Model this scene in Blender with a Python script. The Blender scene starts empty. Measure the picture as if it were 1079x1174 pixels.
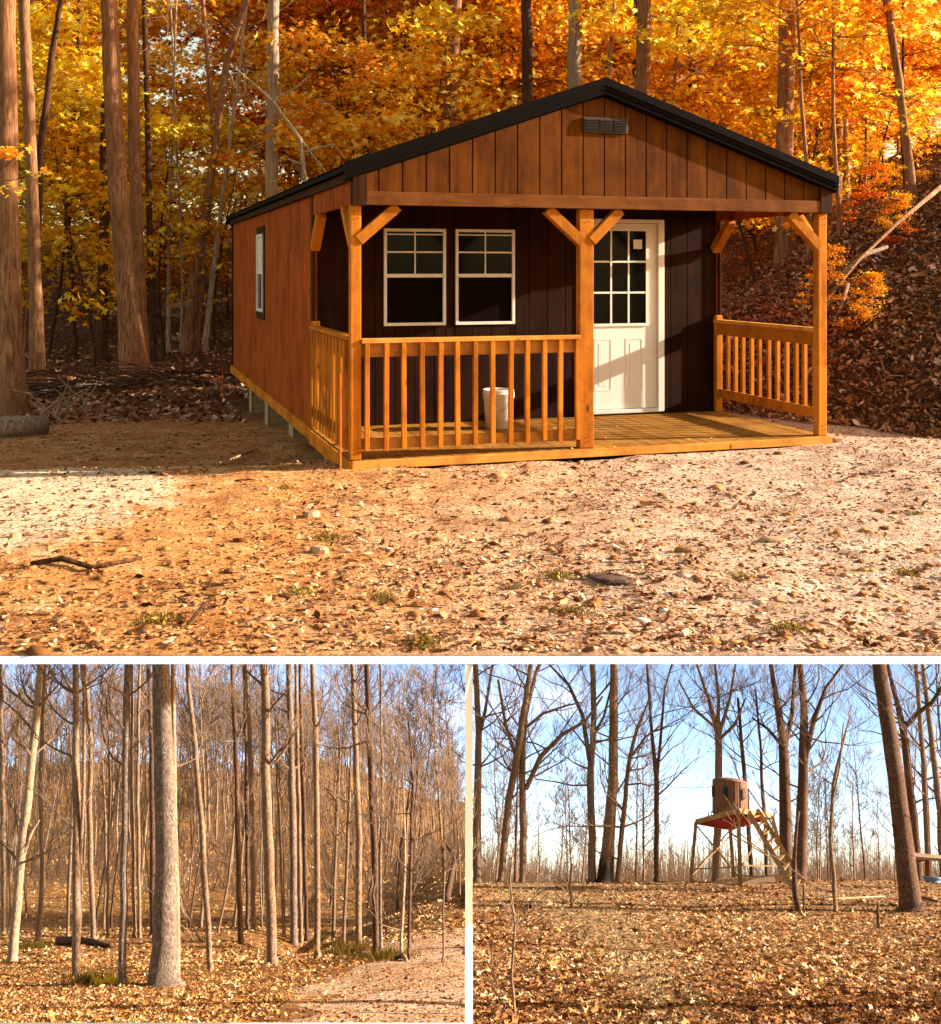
import bpy, math, random
import numpy as np
from mathutils import Vector, Matrix

# ------------------------------------------------------------------ basics
S = bpy.context.scene
C = S.collection
R = random.Random(11)
FPX, HZ, CH = 1290.0, 308.0, 1.62
W = bpy.data.worlds.new("World"); S.world = W; W.use_nodes = True

def V(*a): return Vector(a)
def tag(o, label=None, cat=None, group=None, kind=None):
    if label: o['label'] = label
    if cat: o['category'] = cat
    if group: o['group'] = group
    if kind: o['kind'] = kind
    return o
def empty(name, loc=(0, 0, 0), rot=None, **k):
    o = bpy.data.objects.new(name, None); C.objects.link(o); o.location = loc
    if rot is not None: o.rotation_euler = rot
    o.empty_display_size = .1
    return tag(o, **k)
def link(name, me, mat, parent=None, world=False):
    o = bpy.data.objects.new(name, me); C.objects.link(o)
    if mat is not None and len(me.materials) == 0: me.materials.append(mat)
    if parent is not None: o.parent = parent
    return o
def np_mesh(name, verts, loops, totals, smooth=False):
    me = bpy.data.meshes.new(name)
    verts = np.asarray(verts, dtype=np.float32); loops = np.asarray(loops, dtype=np.int32); totals = np.asarray(totals, dtype=np.int32)
    me.vertices.add(len(verts)); me.vertices.foreach_set('co', verts.ravel())
    me.loops.add(len(loops)); me.loops.foreach_set('vertex_index', loops)
    me.polygons.add(len(totals))
    starts = np.concatenate([[0], np.cumsum(totals)[:-1]]).astype(np.int32)
    me.polygons.foreach_set('loop_start', starts); me.polygons.foreach_set('loop_total', totals)
    if smooth: me.polygons.foreach_set('use_smooth', np.ones(len(totals), dtype=bool))
    me.update(calc_edges=True)
    return me

class MB:
    """collects boxes, beams, tubes; build() links them as one mesh object"""
    def __init__(s): s.v = []; s.f = []
    def hexa(s, p):
        n = len(s.v); s.v += [tuple(q) for q in p]
        for q in ((0,3,2,1),(4,5,6,7),(0,1,5,4),(1,2,6,5),(2,3,7,6),(3,0,4,7)): s.f.append([n+i for i in q])
        return s
    def box(s, x0, x1, y0, y1, z0, z1, j=0):
        q = [(x0,y0,z0),(x1,y0,z0),(x1,y1,z0),(x0,y1,z0),(x0,y0,z1),(x1,y0,z1),(x1,y1,z1),(x0,y1,z1)]
        if j: q = [(a+R.uniform(-j,j), b+R.uniform(-j,j), c+R.uniform(-j,j)) for a,b,c in q]
        return s.hexa(q)
    def beam(s, a, b, w, h, up=(0,0,1)):
        a = Vector(a); b = Vector(b); d = (b-a).normalized(); up = Vector(up)
        x = d.cross(up)
        if x.length < 1e-4: x = d.cross(Vector((1,0,0)))
        x.normalize(); y = x.cross(d).normalized()
        q = []
        for e in (a, b):
            for i, k in ((-1,-1),(1,-1),(1,1),(-1,1)): q.append(e + x*(i*w/2) + y*(k*h/2))
        return s.hexa(q)
    def tube(s, path, radii, n=8, cap=True, rough=0, seed=0, flute=0):
        rr = random.Random(seed); base = len(s.v); m = len(path)
        path = [Vector(p) for p in path]
        d = (path[-1]-path[0]).normalized()
        ref = Vector((1,0,0)) if abs(d.x) < .9 else Vector((0,1,0))
        ph = rr.random()*6
        for i, p in enumerate(path):
            t = (path[min(i+1,m-1)]-path[max(i-1,0)]).normalized()
            x = (ref - t*ref.dot(t)).normalized(); y = t.cross(x)
            for k in range(n):
                a = 2*math.pi*k/n; r = radii[i]*(1+rr.uniform(-rough,rough)+flute*math.sin(3*a+ph+i*.2))
                s.v.append(tuple(p + x*(r*math.cos(a)) + y*(r*math.sin(a))))
        for i in range(m-1):
            for k in range(n):
                a = base+i*n+k; b = base+i*n+(k+1)%n
                s.f.append([a, b, b+n, a+n])
        if cap:
            s.f.append([base+k for k in range(n-1,-1,-1)]); s.f.append([base+(m-1)*n+k for k in range(n)])
        return s
    def quad(s, a, b, c, d):
        n = len(s.v); s.v += [tuple(a),tuple(b),tuple(c),tuple(d)]; s.f.append([n,n+1,n+2,n+3]); return s
    def poly(s, pts):
        n = len(s.v); s.v += [tuple(p) for p in pts]; s.f.append(list(range(n, n+len(pts)))); return s
    def prism(s, pts, off):
        """closed polygon pts extruded by off"""
        n = len(s.v); m = len(pts); off = Vector(off)
        s.v += [tuple(p) for p in pts] + [tuple(Vector(p)+off) for p in pts]
        s.f.append([n+i for i in range(m-1,-1,-1)]); s.f.append([n+m+i for i in range(m)])
        for i in range(m): s.f.append([n+i, n+(i+1)%m, n+m+(i+1)%m, n+m+i])
        return s
    def mesh(s, name, smooth=False):
        me = bpy.data.meshes.new(name); me.from_pydata(s.v, [], s.f); me.update()
        if smooth: me.polygons.foreach_set('use_smooth', [True]*len(me.polygons))
        return me
    def build(s, name, mat, parent=None, smooth=False, bevel=0):
        o = link(name, s.mesh(name, smooth), mat, parent)
        if bevel:
            b = o.modifiers.new('bevel', 'BEVEL'); b.width = bevel; b.segments = 2; b.limit_method = 'ANGLE'
        return o

def copy_tree(o, parent=None):
    c = o.copy(); C.objects.link(c)
    if parent is not None: c.parent = parent
    for ch in list(o.children): copy_tree(ch, c)
    return c

# value noise for terrain
def vnoise(x, y, seed=0):
    xi = np.floor(x).astype(np.int64); yi = np.floor(y).astype(np.int64); xf = x-xi; yf = y-yi
    def h(a, b):
        n = (a*374761393 + b*668265263 + seed*1442695041) & 0x7fffffff
        n = ((n ^ (n >> 13))*1274126177) & 0x7fffffff
        return ((n ^ (n >> 16)) & 0xffff)/65535.0
    u = xf*xf*(3-2*xf); v = yf*yf*(3-2*yf)
    return (h(xi,yi)*(1-u)+h(xi+1,yi)*u)*(1-v)+(h(xi,yi+1)*(1-u)+h(xi+1,yi+1)*u)*v-.5
def fbm(x, y, sc, octs=3, seed=0):
    t = 0; a = 1
    for i in range(octs): t = t + a*vnoise(x/sc, y/sc, seed+i*7); sc /= 2; a /= 2
    return t
def ss(x, a, b):
    t = np.clip((np.asarray(x, float)-a)/(b-a), 0, 1); return t*t*(3-2*t)

# ------------------------------------------------------------------ materials
class NT:
    def __init__(s, name):
        s.m = bpy.data.materials.new(name); s.m.use_nodes = True; s.t = s.m.node_tree
        s.b = s.t.nodes['Principled BSDF']; s.out = s.t.nodes['Material Output']
    def n(s, ty, **k):
        q = s.t.nodes.new(ty)
        for a, v in k.items():
            if a in q.inputs: q.inputs[a].default_value = v
            else: setattr(q, a, v)
        return q
    def l(s, a, b): s.t.links.new(a, b)
    def coord(s, scale=(1,1,1), kind='Object', rot=(0,0,0)):
        tc = s.n('ShaderNodeTexCoord'); mp = s.n('ShaderNodeMapping'); mp.inputs['Scale'].default_value = scale; mp.inputs['Rotation'].default_value = rot
        s.l(tc.outputs[kind], mp.inputs[0]); return mp.outputs[0]
    def noise(s, vec, scale, detail=4, rough=.55, dist=0):
        q = s.n('ShaderNodeTexNoise'); q.inputs['Scale'].default_value = scale; q.inputs['Detail'].default_value = detail
        q.inputs['Roughness'].default_value = rough; q.inputs['Distortion'].default_value = dist
        s.l(vec, q.inputs['Vector']); return q.outputs['Fac']
    def ramp(s, fac, stops, interp='LINEAR'):
        q = s.n('ShaderNodeValToRGB'); e = q.color_ramp; e.interpolation = interp
        while len(e.elements) < len(stops): e.elements.new(.5)
        for el, (p, c) in zip(e.elements, stops): el.position = p; el.color = (*c, 1) if len(c) == 3 else c
        s.l(fac, q.inputs[0]); return q.outputs[0]
    def mix(s, f, a, b, mode='MIX'):
        q = s.n('ShaderNodeMix', data_type='RGBA', blend_type=mode)
        if isinstance(f, (int,float)): q.inputs[0].default_value = f
        else: s.l(f, q.inputs[0])
        for i, c in ((6,a),(7,b)):
            if isinstance(c, tuple): q.inputs[i].default_value = (*c,1)
            else: s.l(c, q.inputs[i])
        return q.outputs[2]
    def bump(s, h, strength=.4, dist=.02):
        q = s.n('ShaderNodeBump'); q.inputs['Strength'].default_value = strength; q.inputs['Distance'].default_value = dist
        s.l(h, q.inputs['Height']); s.l(q.outputs[0], s.b.inputs['Normal'])
    def fin(s, col, rough=.8, spec=.3, metal=0):
        if isinstance(col, tuple): s.b.inputs['Base Color'].default_value = (*col,1)
        else: s.l(col, s.b.inputs['Base Color'])
        s.b.inputs['Roughness'].default_value = rough; s.b.inputs['Specular IOR Level'].default_value = spec; s.b.inputs['Metallic'].default_value = metal
        return s.m

def m_wood(name, dark, light, scale=(22,22,1.6), knots=True, rough=.7, bump=.35, spec=.3):
    t = NT(name); v = t.coord(scale); a = t.noise(v, 1.0, 5, .6, .6)
    v2 = t.coord((1.6,1.6,.5)); b = t.noise(v2, 1.3, 2)
    col = t.ramp(a, [(.28,dark),(.72,light)])
    col = t.mix(t.ramp(b, [(.35,(0,0,0)),(.7,(1,1,1))]), col, tuple(c*.72 for c in light), 'MIX')
    if knots:
        v3 = t.coord((5,5,2.2)); k = t.n('ShaderNodeTexVoronoi'); k.inputs['Scale'].default_value = 1.0; t.l(v3, k.inputs['Vector'])
        kk = t.ramp(k.outputs['Distance'], [(.05,(1,1,1)),(.1,(0,0,0))]); col = t.mix(kk, col, tuple(c*.35 for c in dark))
    oi = t.n('ShaderNodeObjectInfo'); col = t.mix(1.0, col, t.ramp(oi.outputs['Random'], [(0,(.68,.64,.6)),(1,(1.12,1.1,1.08))]), 'MULTIPLY')
    st = t.noise(t.coord((1.2,1.2,.8)), 2.2, 5, .7); col = t.mix(.8, col, t.ramp(st, [(.36,(.5,.42,.36)),(.55,(1,1,1))]), 'MULTIPLY')
    t.bump(a, bump, .004)
    return t.fin(col, max(rough,.75), .06)

def m_bark(name, dark, mid, light, sx=15, sz=2.2, bump=1.0):
    sx = max(sx, 15); sz = max(sz, 2.2)
    t = NT(name); v = t.coord((sx,sx,sz)); a = t.noise(v, 1.6, 7, .68, .5)
    v2 = t.coord((1.1,1.1,.6)); b = t.noise(v2, 1.2, 3)
    col = t.ramp(a, [(.36,dark),(.5,mid),(.64,light)])
    col = t.mix(t.ramp(b, [(.38,(0,0,0)),(.66,(.75,.75,.75))]), col, tuple(.5*(x+y) for x, y in zip(dark, mid)))
    t.bump(a, bump, .03)
    return t.fin(col, .92, .15)

def m_leaf(name, cols, trans=.45, sat=1.0):
    t = NT(name)
    g = t.n('ShaderNodeNewGeometry'); col = t.ramp(g.outputs['Random Per Island'], cols, 'LINEAR')
    oi = t.n('ShaderNodeObjectInfo')
    hs = t.n('ShaderNodeHueSaturation'); mr = t.n('ShaderNodeMapRange'); t.l(oi.outputs['Random'], mr.inputs[0]); mr.inputs[3].default_value = .482; mr.inputs[4].default_value = .522
    t.l(mr.outputs[0], hs.inputs['Hue']); hs.inputs['Saturation'].default_value = sat; t.l(col, hs.inputs['Color']); col = hs.outputs[0]
    d = t.n('ShaderNodeBsdfDiffuse'); tr = t.n('ShaderNodeBsdfTranslucent'); mx = t.n('ShaderNodeMixShader'); mx.inputs[0].default_value = trans
    t.l(col, d.inputs[0]); t.l(col, tr.inputs[0]); t.l(d.outputs[0], mx.inputs[1]); t.l(tr.outputs[0], mx.inputs[2]); t.l(mx.outputs[0], t.out.inputs['Surface'])
    return t.m

def m_litter(name, cols, cell=9, patch=None, bump=1.0):
    """forest floor: small cells of leaf colours over soil"""
    t = NT(name); v = t.coord((1,1,1)); nz = t.n('ShaderNodeTexNoise'); nz.inputs['Scale'].default_value = 6; nz.inputs['Detail'].default_value = 3; t.l(v, nz.inputs['Vector'])
    ad = t.n('ShaderNodeVectorMath', operation='MULTIPLY_ADD'); t.l(nz.outputs['Color'], ad.inputs[0]); ad.inputs[1].default_value = (.35,.35,.35); t.l(v, ad.inputs[2])
    vo = t.n('ShaderNodeTexVoronoi'); vo.inputs['Scale'].default_value = cell; t.l(ad.outputs[0], vo.inputs['Vector'])
    sp = t.n('ShaderNodeSeparateColor'); t.l(vo.outputs['Color'], sp.inputs[0])
    col = t.ramp(sp.outputs[0], cols)
    big = t.noise(v, .55, 5, .6)
    if patch: col = t.mix(t.ramp(big, [(.42,(0,0,0)),(.6,(1,1,1))]), col, patch)
    fine = t.noise(v, 30, 5, .7)
    col = t.mix(.5, col, t.ramp(fine, [(.3,(.25,.2,.18)),(.7,(1.3,1.3,1.3))]), 'MULTIPLY')
    t.bump(sp.outputs[1], bump, .03)
    return t.fin(col, .95, .1)

M = {}
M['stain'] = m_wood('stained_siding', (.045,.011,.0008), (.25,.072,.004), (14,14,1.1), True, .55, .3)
M['stain_left'] = m_wood('stained_siding_lit', (.2,.03,.002), (.62,.125,.006), (14,14,1.1), True, .55, .3)  # brighter siding; light on the left wall is put into the colour
M['stain_dark'] = m_wood('dark_trim', (.018,.006,.0015), (.08,.025,.005), (12,12,1.2), False, .6, .3)
M['wall_shaded'] = m_wood('shaded_wall_stain', (.012,.0038,.001), (.052,.015,.003), (12,12,1.2), False, .6, .3)  # darker siding; the shade under the porch is put into the colour
M['beam'] = m_wood('beam_stain', (.06,.018,.004), (.24,.08,.015), (1.4,14,14), False, .6, .3)
M['pine'] = m_wood('fresh_pine', (.40,.11,.008), (.74,.255,.022), (20,20,1.3), True, .62, .25)
M['pine_h'] = m_wood('fresh_pine_rail', (.5,.17,.02), (.82,.36,.07), (1.6,20,20), True, .62, .25)
M['pine_rim'] = m_wood('pine_rim', (.5,.14,.008), (.8,.27,.015), (20,1.4,20), False, .62, .25)
M['deck'] = m_wood('deck_board', (.34,.13,.018), (.6,.28,.055), (16,1.2,16), True, .6, .3)
M['roof'] = NT('black_metal_roof').fin((.006,.0035,.0025), .7, .03)
def m_plain(name, col, rough=.5, spec=.4, nz=.12, sc=12):
    t = NT(name); a = t.noise(t.coord(), sc, 4); c = t.ramp(a, [(.3,tuple(x*(1-nz) for x in col)),(.7,tuple(min(1,x*(1+nz)) for x in col))])
    return t.fin(c, rough, spec)
M['white'] = m_plain('white_frame_paint', (.74,.66,.58), .4)
M['door'] = m_plain('cream_door_paint', (.84,.74,.63), .38, .4, .05, 3)
t = NT('dark_glass'); M['glass'] = t.fin((.004,.003,.002), .1, .12)
M['screen'] = m_plain('insect_screen', (.007,.0035,.002), .95, .02)
M['vent'] = m_plain('grey_vent', (.05,.036,.03), .8, .1)
M['vent_dark'] = m_plain('vent_frame', (.03,.012,.007), .6)
M['bucket'] = m_plain('bucket_plastic', (.8,.66,.5), .35)
M['steel'] = NT('steel').fin((.5,.45,.4), .35, .5, .8)
M['block'] = m_plain('pier_block', (.42,.27,.13), .9, .2, .2, 20)
M['stake'] = m_plain('orange_marker', (.75,.12,.02), .8, .1)
M['border_strip'] = m_plain('white_border_paint', (.93,.95,.99), .5, .3, .01)
M['orange_leaf'] = m_leaf('autumn_leaf', [(0,(.35,.09,.006)),(.3,(.78,.24,.01)),(.65,(.97,.4,.016)),(.9,(1,.6,.035)),(1,(1,.76,.15))], .55)
M['gold_leaf'] = m_leaf('golden_leaf', [(0,(.6,.2,.01)),(.3,(.97,.46,.016)),(.7,(1,.66,.04)),(1,(1,.86,.22))], .55)
M['rust_leaf'] = m_leaf('rust_leaf', [(0,(.2,.045,.005)),(.35,(.55,.13,.008)),(.7,(.85,.24,.01)),(1,(1,.45,.03))], .55)
M['bark_up'] = m_bark('warm_bark', (.12,.045,.018), (.32,.135,.055), (.52,.26,.12))
M['bark_pale'] = m_bark('pale_bark', (.16,.09,.05), (.42,.28,.17), (.62,.45,.3))
M['bark_dark'] = m_bark('dark_bark', (.03,.012,.006), (.09,.035,.014), (.17,.075,.03))
M['bark_grey'] = m_bark('grey_brown_bark', (.06,.036,.026), (.22,.148,.105), (.42,.31,.23), 7, 1.3)
M['bark_tan'] = m_bark('tan_bark', (.1,.055,.032), (.28,.17,.1), (.46,.31,.2), 7, 1.3)
M['bark_brown'] = m_bark('brown_bark', (.045,.02,.013), (.13,.068,.042), (.25,.145,.092), 7, 1.3)
t = NT('charred_foot_bark'); v = t.coord((15,15,2.2)); a = t.noise(v, 1.6, 7, .68, .5); col = t.ramp(a, [(.36,(.1,.055,.032)),(.5,(.28,.17,.1)),(.64,(.46,.31,.2))])
sz_ = t.n('ShaderNodeSeparateXYZ'); t.l(t.coord(), sz_.inputs[0]); na = t.n('ShaderNodeMath', operation='MULTIPLY_ADD'); t.l(t.noise(t.coord((1,1,.3)), 3, 4), na.inputs[0]); na.inputs[1].default_value = 1.6; t.l(sz_.outputs[2], na.inputs[2])
col = t.mix(t.ramp(na.outputs[0], [(.0,(1,1,1)),(1,(0,0,0))]) if False else (lambda q_: (t.l(na.outputs[0], q_.inputs[0]), setattr(q_.inputs[1], 'default_value', 1.5), setattr(q_.inputs[2], 'default_value', 2.1), setattr(q_.inputs[3], 'default_value', .9), setattr(q_.inputs[4], 'default_value', 0), q_.outputs[0])[-1])(t.n('ShaderNodeMapRange')), col, (.02,.014,.012)); t.bump(a, 1.0, .03); M['char_foot'] = t.fin(col, .92, .15)
M['twig'] = m_bark('twig_bark', (.10,.06,.037), (.21,.13,.08), (.34,.22,.14), 5, 2, .2)
M['twig_dark'] = m_bark('dark_twig_bark', (.07,.038,.025), (.16,.095,.06), (.26,.165,.11), 5, 2, .2)
M['char'] = m_bark('charred_bark', (.008,.006,.006), (.02,.014,.012), (.05,.035,.03), 7, 1.3)
M['dead'] = m_bark('dead_wood', (.14,.08,.045), (.36,.23,.14), (.55,.38,.25), 6, 2)
M['tower'] = m_wood('weathered_lumber', (.24,.14,.06), (.58,.38,.18), (9,9,9), False, .8, .3)
M['blind'] = m_plain('tan_blind_shell', (.2,.095,.05), .7, .2, .15, 3)
M['blind_win'] = m_plain('blind_window_dark', (.008,.009,.02), .3)
M['red'] = m_plain('red_platform_paint', (.33,.035,.02), .7, .2, .3, 4)
M['tub'] = m_plain('blue_tub', (.09,.2,.3), .5)
M['grass'] = m_leaf('grass_blade', [(0,(.1,.09,.02)),(.5,(.3,.22,.04)),(1,(.6,.4,.08))], .35)
M['stone'] = m_leaf('gravel_stone', [(0,(.34,.16,.08)),(.5,(.58,.35,.2)),(.85,(.72,.5,.33)),(1,(.8,.62,.45))], 0)
M['clod'] = m_leaf('dirt_clod', [(0,(.1,.035,.012)),(.5,(.34,.14,.05)),(1,(.55,.26,.1))], 0)
M['flat_stone'] = m_plain('flat_stone', (.42,.26,.14), .9, .1, .35, 14)
M['clod_plain'] = m_plain('brown_stone', (.3,.14,.06), .9, .1, .3, 20)
M['dark_stone'] = m_plain('dark_slab', (.1,.055,.04), .9, .1, .4, 20)
M['litter_up'] = m_leaf('fallen_leaf_brown', [(0,(.06,.02,.008)),(.45,(.26,.1,.035)),(.8,(.5,.24,.11)),(1,(.85,.55,.36))], .15)
M['yard_leaf'] = m_leaf('yard_leaf_bits', [(0,(.05,.016,.006)),(.45,(.24,.09,.032)),(.75,(.52,.27,.13)),(1,(.74,.49,.3))], .1)
M['litter_low'] = m_leaf('fallen_leaf_tan', [(0,(.14,.05,.018)),(.35,(.38,.175,.058)),(.7,(.6,.33,.125)),(1,(.84,.62,.38))], .05)
M['litter_brown'] = m_leaf('fallen_leaf_russet', [(0,(.08,.028,.012)),(.5,(.29,.12,.042)),(.85,(.52,.26,.095)),(1,(.78,.52,.3))], .05)
M['litter_straw'] = m_leaf('straw_bits', [(0,(.12,.06,.028)),(.4,(.4,.24,.11)),(1,(.68,.5,.3))], .05)
M['litter_gold'] = m_leaf('fallen_leaf_gold', [(0,(.16,.065,.018)),(.4,(.44,.23,.055)),(.75,(.64,.4,.115)),(1,(.78,.6,.34))], .05)

# cleared dirt yard: orange earth on the left, paler gravelly soil on the right
t = NT('dirt_yard'); v = t.coord()
sx = t.n('ShaderNodeSeparateXYZ'); t.l(v, sx.inputs[0])
big = t.noise(v, .5, 4, .6); mid = t.noise(v, 3.2, 6, .65); fin = t.noise(v, 26, 6, .7)
ad = t.n('ShaderNodeMath', operation='MULTIPLY_ADD'); t.l(big, ad.inputs[0]); ad.inputs[1].default_value = 3.0; t.l(sx.outputs[0], ad.inputs[2])
side = t.ramp(ad.outputs[0], [(0,(0,0,0)),(1,(1,1,1))]); mrg = t.n('ShaderNodeMapRange'); t.l(ad.outputs[0], mrg.inputs[0]); mrg.inputs[1].default_value = .4; mrg.inputs[2].default_value = 3.2
earth = t.ramp(mid, [(.3,(.5,.17,.04)),(.5,(.8,.35,.11)),(.7,(.98,.56,.23))])
grav = t.ramp(mid, [(.3,(.5,.29,.18)),(.5,(.8,.54,.38)),(.7,(.97,.76,.6))])
col = t.mix(mrg.outputs[0], earth, grav)
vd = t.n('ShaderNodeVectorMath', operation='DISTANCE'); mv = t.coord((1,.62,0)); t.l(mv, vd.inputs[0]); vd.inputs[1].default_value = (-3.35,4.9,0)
sunm = t.n('ShaderNodeMath', operation='MULTIPLY_ADD'); t.l(mid, sunm.inputs[0]); sunm.inputs[1].default_value = -1.6; t.l(vd.outputs['Value'], sunm.inputs[2])
col = t.mix(t.ramp(sunm.outputs[0], [(.12,(1,1,1)),(.6,(0,0,0))]), col, (1,.74,.48))  # pale patch painted as sunlight falling on the left of the yard
col = t.mix(.75, col, t.ramp(fin, [(.34,(.22,.14,.1)),(.46,(.8,.74,.68)),(.64,(1.3,1.27,1.25))]), 'MULTIPLY')
# back of the yard turns into dark leaf mould
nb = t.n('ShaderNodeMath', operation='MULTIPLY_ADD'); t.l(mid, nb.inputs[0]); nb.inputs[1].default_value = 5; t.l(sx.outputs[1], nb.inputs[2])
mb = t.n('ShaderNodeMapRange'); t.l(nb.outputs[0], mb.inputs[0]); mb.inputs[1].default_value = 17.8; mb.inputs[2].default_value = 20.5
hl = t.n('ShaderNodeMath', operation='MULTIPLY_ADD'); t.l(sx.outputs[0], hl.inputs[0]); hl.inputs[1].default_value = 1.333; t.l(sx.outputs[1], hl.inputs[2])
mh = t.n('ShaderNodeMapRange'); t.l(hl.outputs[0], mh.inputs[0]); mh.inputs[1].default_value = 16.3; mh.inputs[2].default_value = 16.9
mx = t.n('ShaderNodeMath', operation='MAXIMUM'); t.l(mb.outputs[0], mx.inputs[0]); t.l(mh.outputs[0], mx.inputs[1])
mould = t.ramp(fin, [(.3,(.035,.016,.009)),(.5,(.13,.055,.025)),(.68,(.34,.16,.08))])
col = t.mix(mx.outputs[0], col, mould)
hsum = t.n('ShaderNodeMath', operation='ADD'); t.l(fin, hsum.inputs[0]); t.l(mid, hsum.inputs[1])
t.bump(hsum.outputs[0], 1.0, .09)
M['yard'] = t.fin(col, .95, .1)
M['low_left'] = m_litter('leaf_floor_left', [(0,(.11,.04,.014)),(.4,(.32,.14,.04)),(.75,(.46,.23,.065)),(1,(.6,.36,.13))], 6, (.24,.105,.036))
M['low_right'] = m_litter('leaf_floor_right', [(0,(.1,.045,.02)),(.4,(.3,.16,.07)),(.75,(.45,.27,.13)),(1,(.62,.44,.25))], 8, (.33,.19,.09))
t = NT('gravel_track'); v = t.coord(); a = t.noise(v, 9, 6, .75); b = t.noise(t.coord((.5,1.1,1)), .9, 5, .65)
col = t.ramp(a, [(.3,(.26,.15,.09)),(.5,(.52,.34,.23)),(.7,(.74,.55,.4))]); col = t.mix(t.ramp(b, [(.45,(0,0,0)),(.6,(.8,.8,.8))]), col, (.42,.23,.12)); t.bump(a, .8, .05)
M['track'] = t.fin(col, .95, .1)

# ------------------------------------------------------------------ upper yard terrain
YAW = .3102; CX, CY = -.933, 9.085; ca, sa = math.cos(YAW), math.sin(YAW)
def loc2w(s, p, z=0): return (CX+ca*s-sa*p, CY+sa*s+ca*p, z)
def hU(x, y):
    x = np.asarray(x, float); y = np.asarray(y, float)
    s = (x-CX)*ca+(y-CY)*sa; p = -(x-CX)*sa+(y-CY)*ca
    z = -.30*ss(p, .15, 2.2)*ss(-s, -3.2, -.2)*ss(y, 8.8, 10.2) - .22*ss(p, 3, 8)*ss(-s, -3.5, 0)
    tt = x*.8+y*.6 - (9.98+.5*fbm(x, y, 3, 2, 5))
    hill = np.where(tt > 0, .66*tt, 0); hill = hill*ss(tt, -.2, .8)
    hill = hill*ss(y, 8.5, 11.5)
    cap = np.clip(1.1+(x/np.maximum(y,1)-.26)*17, .7, 4.2)*(1+.25*fbm(x, y, 4, 3, 8))+.03*tt
    hill = cap*(1-np.exp(-hill/cap))*1.12*(.35+.65*ss(x, -5, 3))*(1-.85*ss(x-.47*y, 0, 3))
    z = z + hill + .085*np.maximum(0, y-30)
    z = z + .06*fbm(x, y, 2.2, 4, 1)*(1+2*ss(tt, .2, 2)) + .022*fbm(x, y, .3, 3, 2)
    z = z*ss(y, 4.70, 5.1)
    # small dirt ridge in front of the left porch corner
    z = z + .05*np.exp(-((x+.95)**2/.6+(y-9.0)**2/.03))
    # keep the soil off the deck and under the cabin floor
    ins = ss(s, -.1, .15)*ss(-s, -4.7, -4.5)*ss(p, -.02, .2)*ss(-p, -9.8, -9.5)
    z = z*(1-ins) + np.minimum(z, -.14)*ins
    return z
def grid(name, fx, ys, nx, zf, mat, kind='structure', under=None, skirt=None):
    ys = np.asarray(ys); ny = len(ys); u = np.linspace(0, 1, nx)
    X = np.empty((ny, nx)); 
    for i, y in enumerate(ys): a, b = fx(y); X[i] = a+(b-a)*u
    Y = np.repeat(ys[:, None], nx, 1); Z = zf(X, Y)
    v = np.stack([X, Y, Z], -1).reshape(-1, 3)
    i, j = np.meshgrid(np.arange(ny-1), np.arange(nx-1), indexing='ij'); a = (i*nx+j).ravel()
    q = np.stack([a, a+1, a+nx+1, a+nx], 1)
    loops = q.ravel(); tot = np.full(len(q), 4)
    if skirt is not None:   # closed body of soil below the surface
        n0 = len(v); Zb = skirt(X, Y); vb = np.stack([X, Y, np.minimum(Zb, Z-.01)], -1).reshape(-1, 3); v = np.vstack([v, vb])
        qb = np.stack([a+n0, a+nx+n0, a+nx+1+n0, a+1+n0], 1)
        ring = [k for k in range(nx)] + [r*nx+nx-1 for r in range(1, ny)] + [(ny-1)*nx+k for k in range(nx-2, -1, -1)] + [r*nx for r in range(ny-2, 0, -1)]
        ring = np.array(ring); nxt = np.roll(ring, -1); qs = np.stack([ring, ring+n0, nxt+n0, nxt], 1)
        loops = np.concatenate([loops, qb.ravel(), qs.ravel()]); tot = np.concatenate([tot, np.full(len(qb)+len(qs), 4)])
    me = np_mesh(name, v, loops, tot, True)
    o = link(name, me, mat); o['kind'] = kind
    return o
ysU = np.concatenate([4.712*np.exp(np.linspace(0, math.log(22/4.712), 300)), np.linspace(22.2, 66, 110)])
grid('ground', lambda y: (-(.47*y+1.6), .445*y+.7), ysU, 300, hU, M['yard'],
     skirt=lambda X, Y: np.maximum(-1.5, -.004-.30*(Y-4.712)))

# added white border strips between the three views, slanted to catch the sun
wb = empty('view_border', (0, 4.7, 0), label='thin white T-shaped border strip added between the three views', cat='border strip')
b = MB().prism([(-2.6,-.034,-.0195),(-2.6,.0,-.0195),(-2.6,.0,.0015)], (5.2,0,0))
b.build('top_strip', M['border_strip'], wb)
MB().prism([(-.0218,-.045,-1.56),(.0088,-.006,-1.56),(-.0218,-.006,-1.56)], (0,0,1.537)).build('upright_strip', M['border_strip'], wb)
MB().prism([(-2.6,-.05,-1.566),(-2.6,.0,-1.566),(-2.6,.0,-1.53)], (2.577,0,0)).build('foot_strip', M['border_strip'], wb)
MB().prism([(.0105,-.05,-1.570),(.0105,.0,-1.570),(.0105,.0,-1.538)], (2.59,0,0)).build('foot_strip', M['border_strip'], wb)

# ------------------------------------------------------------------ cabin
cab = empty('cabin', (CX, CY, 0), (0, 0, YAW), label='stained brown wooden cabin with black roof, railed front porch and cream door', cat='cabin')
CW, CP, CL = 4.444, 1.93, 9.46
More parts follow.
